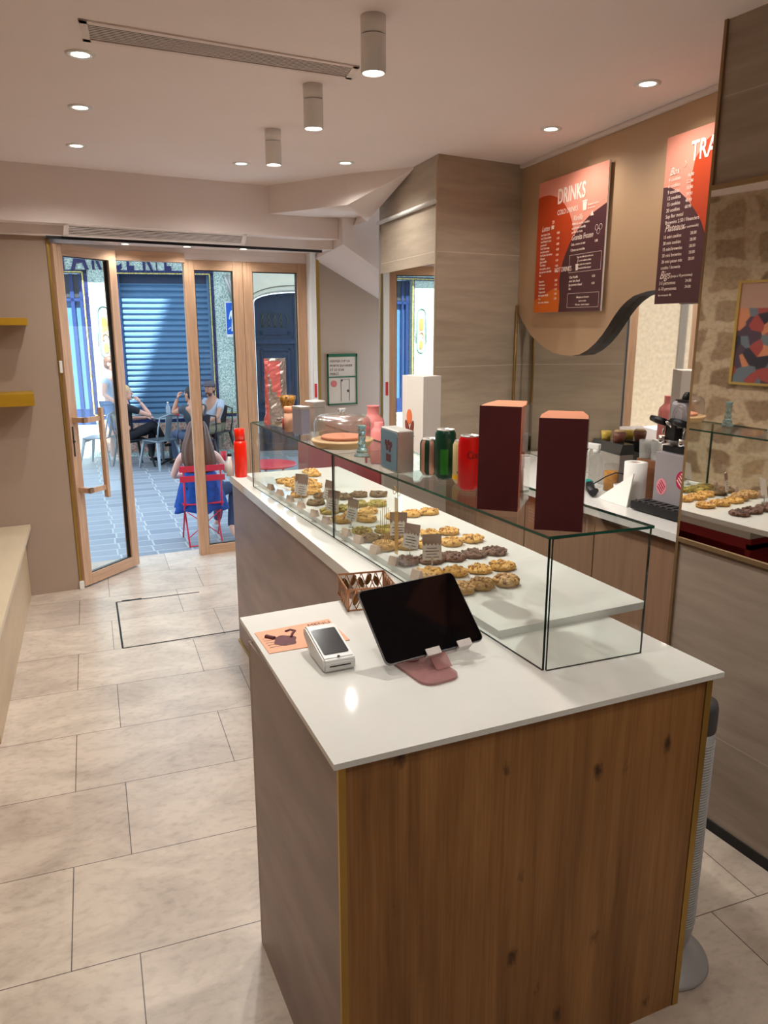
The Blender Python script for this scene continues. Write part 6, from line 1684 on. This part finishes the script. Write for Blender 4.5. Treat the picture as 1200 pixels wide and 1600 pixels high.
def person(label, loc, rz, J, skin, top, bottom, shoe, hair, head_yaw=0, head_pitch=0, sleeves=True, shorts=False, female=False, arms_bare=False):
    """J: joints in a local frame, +y the way the person faces"""
    t = thing('person', label, 'person', loc, rz)
    sw = 0.165 if female else 0.19
    P = {}
    hip = Vector(J['hip']); chest = Vector(J['chest']); neck = Vector(J['neck']); head = Vector(J['head'])
    ax = Vector(J.get('side', (1, 0, 0))).normalized()
    k = 0.9 if female else 1.0
    P['hip'] = (*hip, .135 * k, .11 * k)
    w_ = hip.lerp(chest, 0.5); P['waist'] = (*w_, .115 * k, .09 * k)
    P['chest'] = (*chest, .145 * k, .105 * k)
    P['neck'] = (*neck, .050 * k, .052 * k)
    hb = neck.lerp(head, 0.6); P['hb'] = (*hb, .045, .048)
    E = [('hip', 'waist'), ('waist', 'chest'), ('chest', 'neck'), ('neck', 'hb')]
    for s_, sg in (('L', -1), ('R', 1)):
        sh = chest + ax * sg * sw + Vector((0, 0, 0.055)); P['sh' + s_] = (*sh, .055 * k, .055 * k)
        el = Vector(J['el' + s_]); wr = Vector(J['wr' + s_])
        P['ua' + s_] = (*sh.lerp(el, 0.5), .046 * k, .046 * k)
        P['el' + s_] = (*el, .038 * k, .038 * k); P['fa' + s_] = (*el.lerp(wr, 0.4), .038 * k, .036 * k); P['wr' + s_] = (*wr, .026 * k, .024 * k)
        E += [('chest', 'sh' + s_), ('sh' + s_, 'ua' + s_), ('ua' + s_, 'el' + s_), ('el' + s_, 'fa' + s_), ('fa' + s_, 'wr' + s_)]
        th = hip + ax * sg * 0.095 + Vector((0, 0, -0.03)); P['th' + s_] = (*th, .085 * k, .085 * k)
        kn = Vector(J['kn' + s_]); an = Vector(J['an' + s_]); to = Vector(J['to' + s_])
        P['tm' + s_] = (*th.lerp(kn, 0.5), .075 * k, .075 * k)
        P['kn' + s_] = (*kn, .056, .056); P['ca' + s_] = (*kn.lerp(an, 0.35), .052, .054); P['an' + s_] = (*an, .034, .036); P['to' + s_] = (*to, .034, .024)
        E += [('hip', 'th' + s_), ('th' + s_, 'tm' + s_), ('tm' + s_, 'kn' + s_), ('kn' + s_, 'ca' + s_), ('ca' + s_, 'an' + s_), ('an' + s_, 'to' + s_)]
    g = G()
    add_mesh(g, skin_mesh(P, E))
    add_head(g, head, head_yaw, head_pitch, 1.0 if not female else 0.96)
    for s_, sg in (('L', -1), ('R', 1)): add_hand(g, J['wr' + s_], J['el' + s_], 45, sg)
    g.obj('body', [skin, M['eye'], M['iris'], M['lip']], t)
    def grown(keys, edges, ex, scale_end=None):
        Q = {n: (*P[n][:3], P[n][3] + ex, P[n][4] + ex) for n in keys}
        return skin_mesh(Q, [e for e in edges if e[0] in Q and e[1] in Q])
    keys = ['hip', 'waist', 'chest'] + ([] if arms_bare else ['shL', 'uaL', 'shR', 'uaR'])
    if sleeves and not arms_bare: keys += []
    g = G(); add_mesh(g, grown(keys, E, 0.014)); g.obj('shirt', top, t)
    keys = ['hip'] + [a + b for a in (('th', 'tm', 'kn') if shorts else ('th', 'tm', 'kn', 'ca', 'an')) for b in 'LR']
    g = G(); add_mesh(g, grown(keys, E, 0.013)); g.obj('shorts' if shorts else 'trousers', bottom, t)
    if shoe:
        for s_ in 'LR':
            a = Vector(P['an' + s_][:3]); b = Vector(P['to' + s_][:3])
            g = G(); add_mesh(g, skin_mesh({'a': (*(a + (a - b) * 0.2 - Vector((0, 0, 0.03))), .044, .036), 'b': (*a.lerp(b, 0.5), .046, .036), 'c': (*(b + (b - a) * 0.1), .040, .028)}, [('a', 'b'), ('b', 'c')], sub=1)); g.obj('shoe', shoe, t)
    Mh = T(*head) @ RZ(head_yaw) @ RX(head_pitch)
    g = G().xf(Mh)
    if hair:
        hm, style = hair
        g.ball((0, -0.018, 0.045), (0.084, 0.097, 0.092), 20, 14); g.ball((0, -0.045, 0.0), (0.080, 0.068, 0.085), 18, 12)
        if style == 'bun': g.ball((0, -0.05, 0.13), (0.045, 0.045, 0.04), 14, 10)
        if style == 'long':
            g.xf(T(*head))
            rr_ = []
            prof_ = [(0.150, -0.015, .030, .035), (0.130, -0.015, .075, .080), (0.08, -0.015, .100, .100), (0.0, -0.035, .118, .095), (-0.07, -0.060, .140, .085), (-0.15, -0.090, .158, .070), (-0.23, -0.110, .165, .058), (-0.30, -0.120, .155, .050), (-0.36, -0.125, .125, .040), (-0.40, -0.125, .070, .022)]
            for q_, (z_, y_, ra_, rb_) in enumerate(prof_):
                rr_.append([g.bm.verts.new(Vector(head) + Vector((ra_ * (1 + .05 * math.sin(11 * a + q_ * .5) + .03 * math.sin(23 * a)) * math.cos(a) + 0.008 * math.sin(q_), y_ + rb_ * (1 + .10 * math.sin(13 * a + q_ * .4)) * math.sin(a), z_))) for a in [2 * PI * i / 60 for i in range(60)]])
            for A_, B_ in zip(rr_, rr_[1:]):
                for i in range(60):
                    f = g.bm.faces.new((A_[i], A_[(i + 1) % 60], B_[(i + 1) % 60], B_[i])); f.smooth = True
            g.bm.faces.new(rr_[0][::-1]); g.bm.faces.new(rr_[-1])
        g.obj('hair', hm, t)
    return t, Mh
def cloth(nm, c, n=0.08): return pmat(nm, c, 0.85, noise=n, scale=18, bump=0.15)
c_black = cloth('black cotton', srgb(34, 34, 40)); c_grey = cloth('light grey tee', srgb(178, 182, 192)); c_jean = cloth('dark denim', srgb(40, 62, 100), 0.2)
c_blue = cloth('royal blue satin', srgb(24, 76, 158), 0.45); c_charc = cloth('charcoal tee', srgb(62, 70, 78)); c_slate = cloth('slate denim', srgb(84, 96, 120), 0.15); c_pale = cloth('pale blue shirt', srgb(170, 190, 214))
c_khaki = cloth('khaki cloth', srgb(130, 120, 96)); c_bluesh = cloth('blue shorts cloth', srgb(90, 130, 180))
sh_dark = pmat('dark shoe leather', srgb(34, 32, 34), 0.5, noise=0.1); sh_white = pmat('white trainers', srgb(220, 218, 214), 0.6, noise=0.05)
def seated(**kw):
    J = dict(hip=(0, 0, 0.53), chest=(0, -0.02, 0.90), neck=(0, -0.005, 1.045), head=(0, 0.02, 1.165),
             elL=(-0.27, 0.06, 0.74), wrL=(-0.17, 0.27, 0.70), elR=(0.27, 0.06, 0.74), wrR=(0.17, 0.27, 0.70),
             knL=(-0.11, 0.42, 0.52), knR=(0.11, 0.42, 0.52), anL=(-0.12, 0.42, 0.09), anR=(0.12, 0.42, 0.09), toL=(-0.13, 0.56, 0.035), toR=(0.13, 0.56, 0.035))
    J.update(kw); return J
# girl on the red chair, back to us
J = seated(elR=(0.30, 0.10, 0.70), wrR=(0.27, 0.33, 0.76), elL=(-0.26, 0.10, 0.68), wrL=(-0.05, 0.30, 0.66),
           knR=(0.40, 0.30, 0.50), anR=(0.30, -0.06, 0.12), toR=(0.33, -0.12, 0.035), knL=(0.26, 0.42, 0.52), anL=(0.20, 0.38, 0.09), toL=(0.20, 0.52, 0.035), head=(0.0, 0.03, 1.115), neck=(0, 0.0, 1.0), chest=(0, -0.02, 0.86))
t, Mh = person('girl with long brown hair and blue top seated on the red chair, back to us', (1.80, 7.86, ZS), -8, J, M['skin_a'], c_blue, c_jean, None, (M['hair_br'], 'long'), 0, 0, female=True, arms_bare=True)
g = G()
rings = []
rnd = random.Random(3)
for k in range(12):
    u = k / 11
    z = 0.74 - 0.40 * u; ra = 0.150 + 0.11 * u ** 0.8; rb = 0.125 + 0.075 * u
    rings.append([g.bm.verts.new((ra * (1 + 0.09 * (0.2 + u) * math.sin(9 * a + 2 * u)) * math.cos(a), -0.02 + rb * (1 + 0.06 * u * math.sin(9 * a + 1)) * math.sin(a), z + 0.02 * u * math.sin(5 * a))) for a in [2 * PI * i / 54 for i in range(54)]])
for A_, B_ in zip(rings, rings[1:]):
    for i in range(54):
        f = g.bm.faces.new((A_[i], A_[(i + 1) % 54], B_[(i + 1) % 54], B_[i])); f.smooth = True
o = g.obj('flared_top', c_blue, t)
md = o.modifiers.new('thick', 'SOLIDIFY'); md.thickness = 0.004
g = G(); g.lathe([(0.026, 0), (0.034, 0.10), (0.032, 0.10), (0.025, 0.004)], 20)
g.xf(Matrix.Identity(4)); o = g.obj('paper_cup', M['redp'], None, (2.16, 8.22, 0.165)); tag(o, 'red drink cup held in the seated girl\'s right hand', 'cup')

# woman in black, hand to her mouth
J = seated(elR=(0.17, 0.33, 0.80), wrR=(0.06, 0.22, 1.02), elL=(-0.24, 0.12, 0.74), wrL=(0.0, 0.34, 0.76), knL=(-0.06, 0.44, 0.54), knR=(0.10, 0.40, 0.66), anR=(0.02, 0.62, 0.32), toR=(0.04, 0.75, 0.28), hip=(0, 0, 0.54))
person('woman in black with fair hair seated by the terrace table, hand at her mouth', (1.80, 12.62, ZS), -75, J, M['skin_a'], c_black, c_black, sh_dark, (M['hair_bl'], 'bun'), -25, 0, female=True)
# man with a cap
J = seated(hip=(0, 0.0, 0.53), chest=(0, -0.05, 0.89), elR=(0.25, 0.16, 0.72), wrR=(0.10, 0.36, 0.62), elL=(-0.25, 0.10, 0.72), wrL=(-0.08, 0.33, 0.60))
t, Mh = person('bearded man with a grey cap and light grey tee seated at the terrace table', (3.22, 12.88, ZS), 118, J, M['skin_b'], c_grey, c_khaki, sh_white, (M['hair_dk'], 'short'), 18, 0)
g = G().xf(Mh); g.ball((0, -0.005, 0.070), (0.090, 0.104, 0.068), 20, 12); g.prism([(0.075 * math.cos(a), 0.07 + 0.09 * math.sin(a)) for a in [R(a) for a in range(0, 181, 15)]], 0.058, 0.066)
g.obj('cap', cloth('grey cap cloth', srgb(86, 88, 96)), t)
g = G().xf(Mh); g.ball((0, 0.036, -0.078), (0.056, 0.056, 0.040), 16, 12); g.obj('beard', pmat('brown stubble', srgb(84, 58, 46), 0.8, noise=0.2), t)
# man in dark tee, seen from behind
J = seated(elL=(-0.22, 0.26, 0.86), wrL=(-0.14, 0.24, 1.08), elR=(0.26, 0.12, 0.76), wrR=(0.14, 0.34, 0.78), chest=(0, 0.03, 0.88), neck=(0, 0.07, 1.02), head=(0, 0.10, 1.14))
person('man in charcoal tee and slate jeans seated back half to us, hand raised', (2.76, 12.12, ZS), 22, J, M['skin_b'], c_charc, c_slate, sh_dark, (M['hair_dk'], 'short'), 15, 0)
# standing person on the left
J = dict(hip=(0, 0, 0.93), chest=(0, 0.0, 1.30), neck=(0, 0.01, 1.46), head=(0, 0.03, 1.585), elL=(-0.25, -0.02, 1.12), wrL=(-0.22, 0.14, 0.94), elR=(0.25, -0.02, 1.12), wrR=(0.22, 0.16, 0.98),
         knL=(-0.10, 0.02, 0.50), knR=(0.10, 0.03, 0.50), anL=(-0.11, -0.02, 0.09), anR=(0.11, -0.02, 0.09), toL=(-0.13, 0.13, 0.035), toR=(0.13, 0.13, 0.035))
person('person in a pale blue shirt and shorts standing left, seen through the open door leaf', (1.69, 13.30, ZS), -120, J, M['skin_a'], c_pale, c_bluesh, sh_white, (M['hair_br'], 'short'), 0, 0, shorts=True)
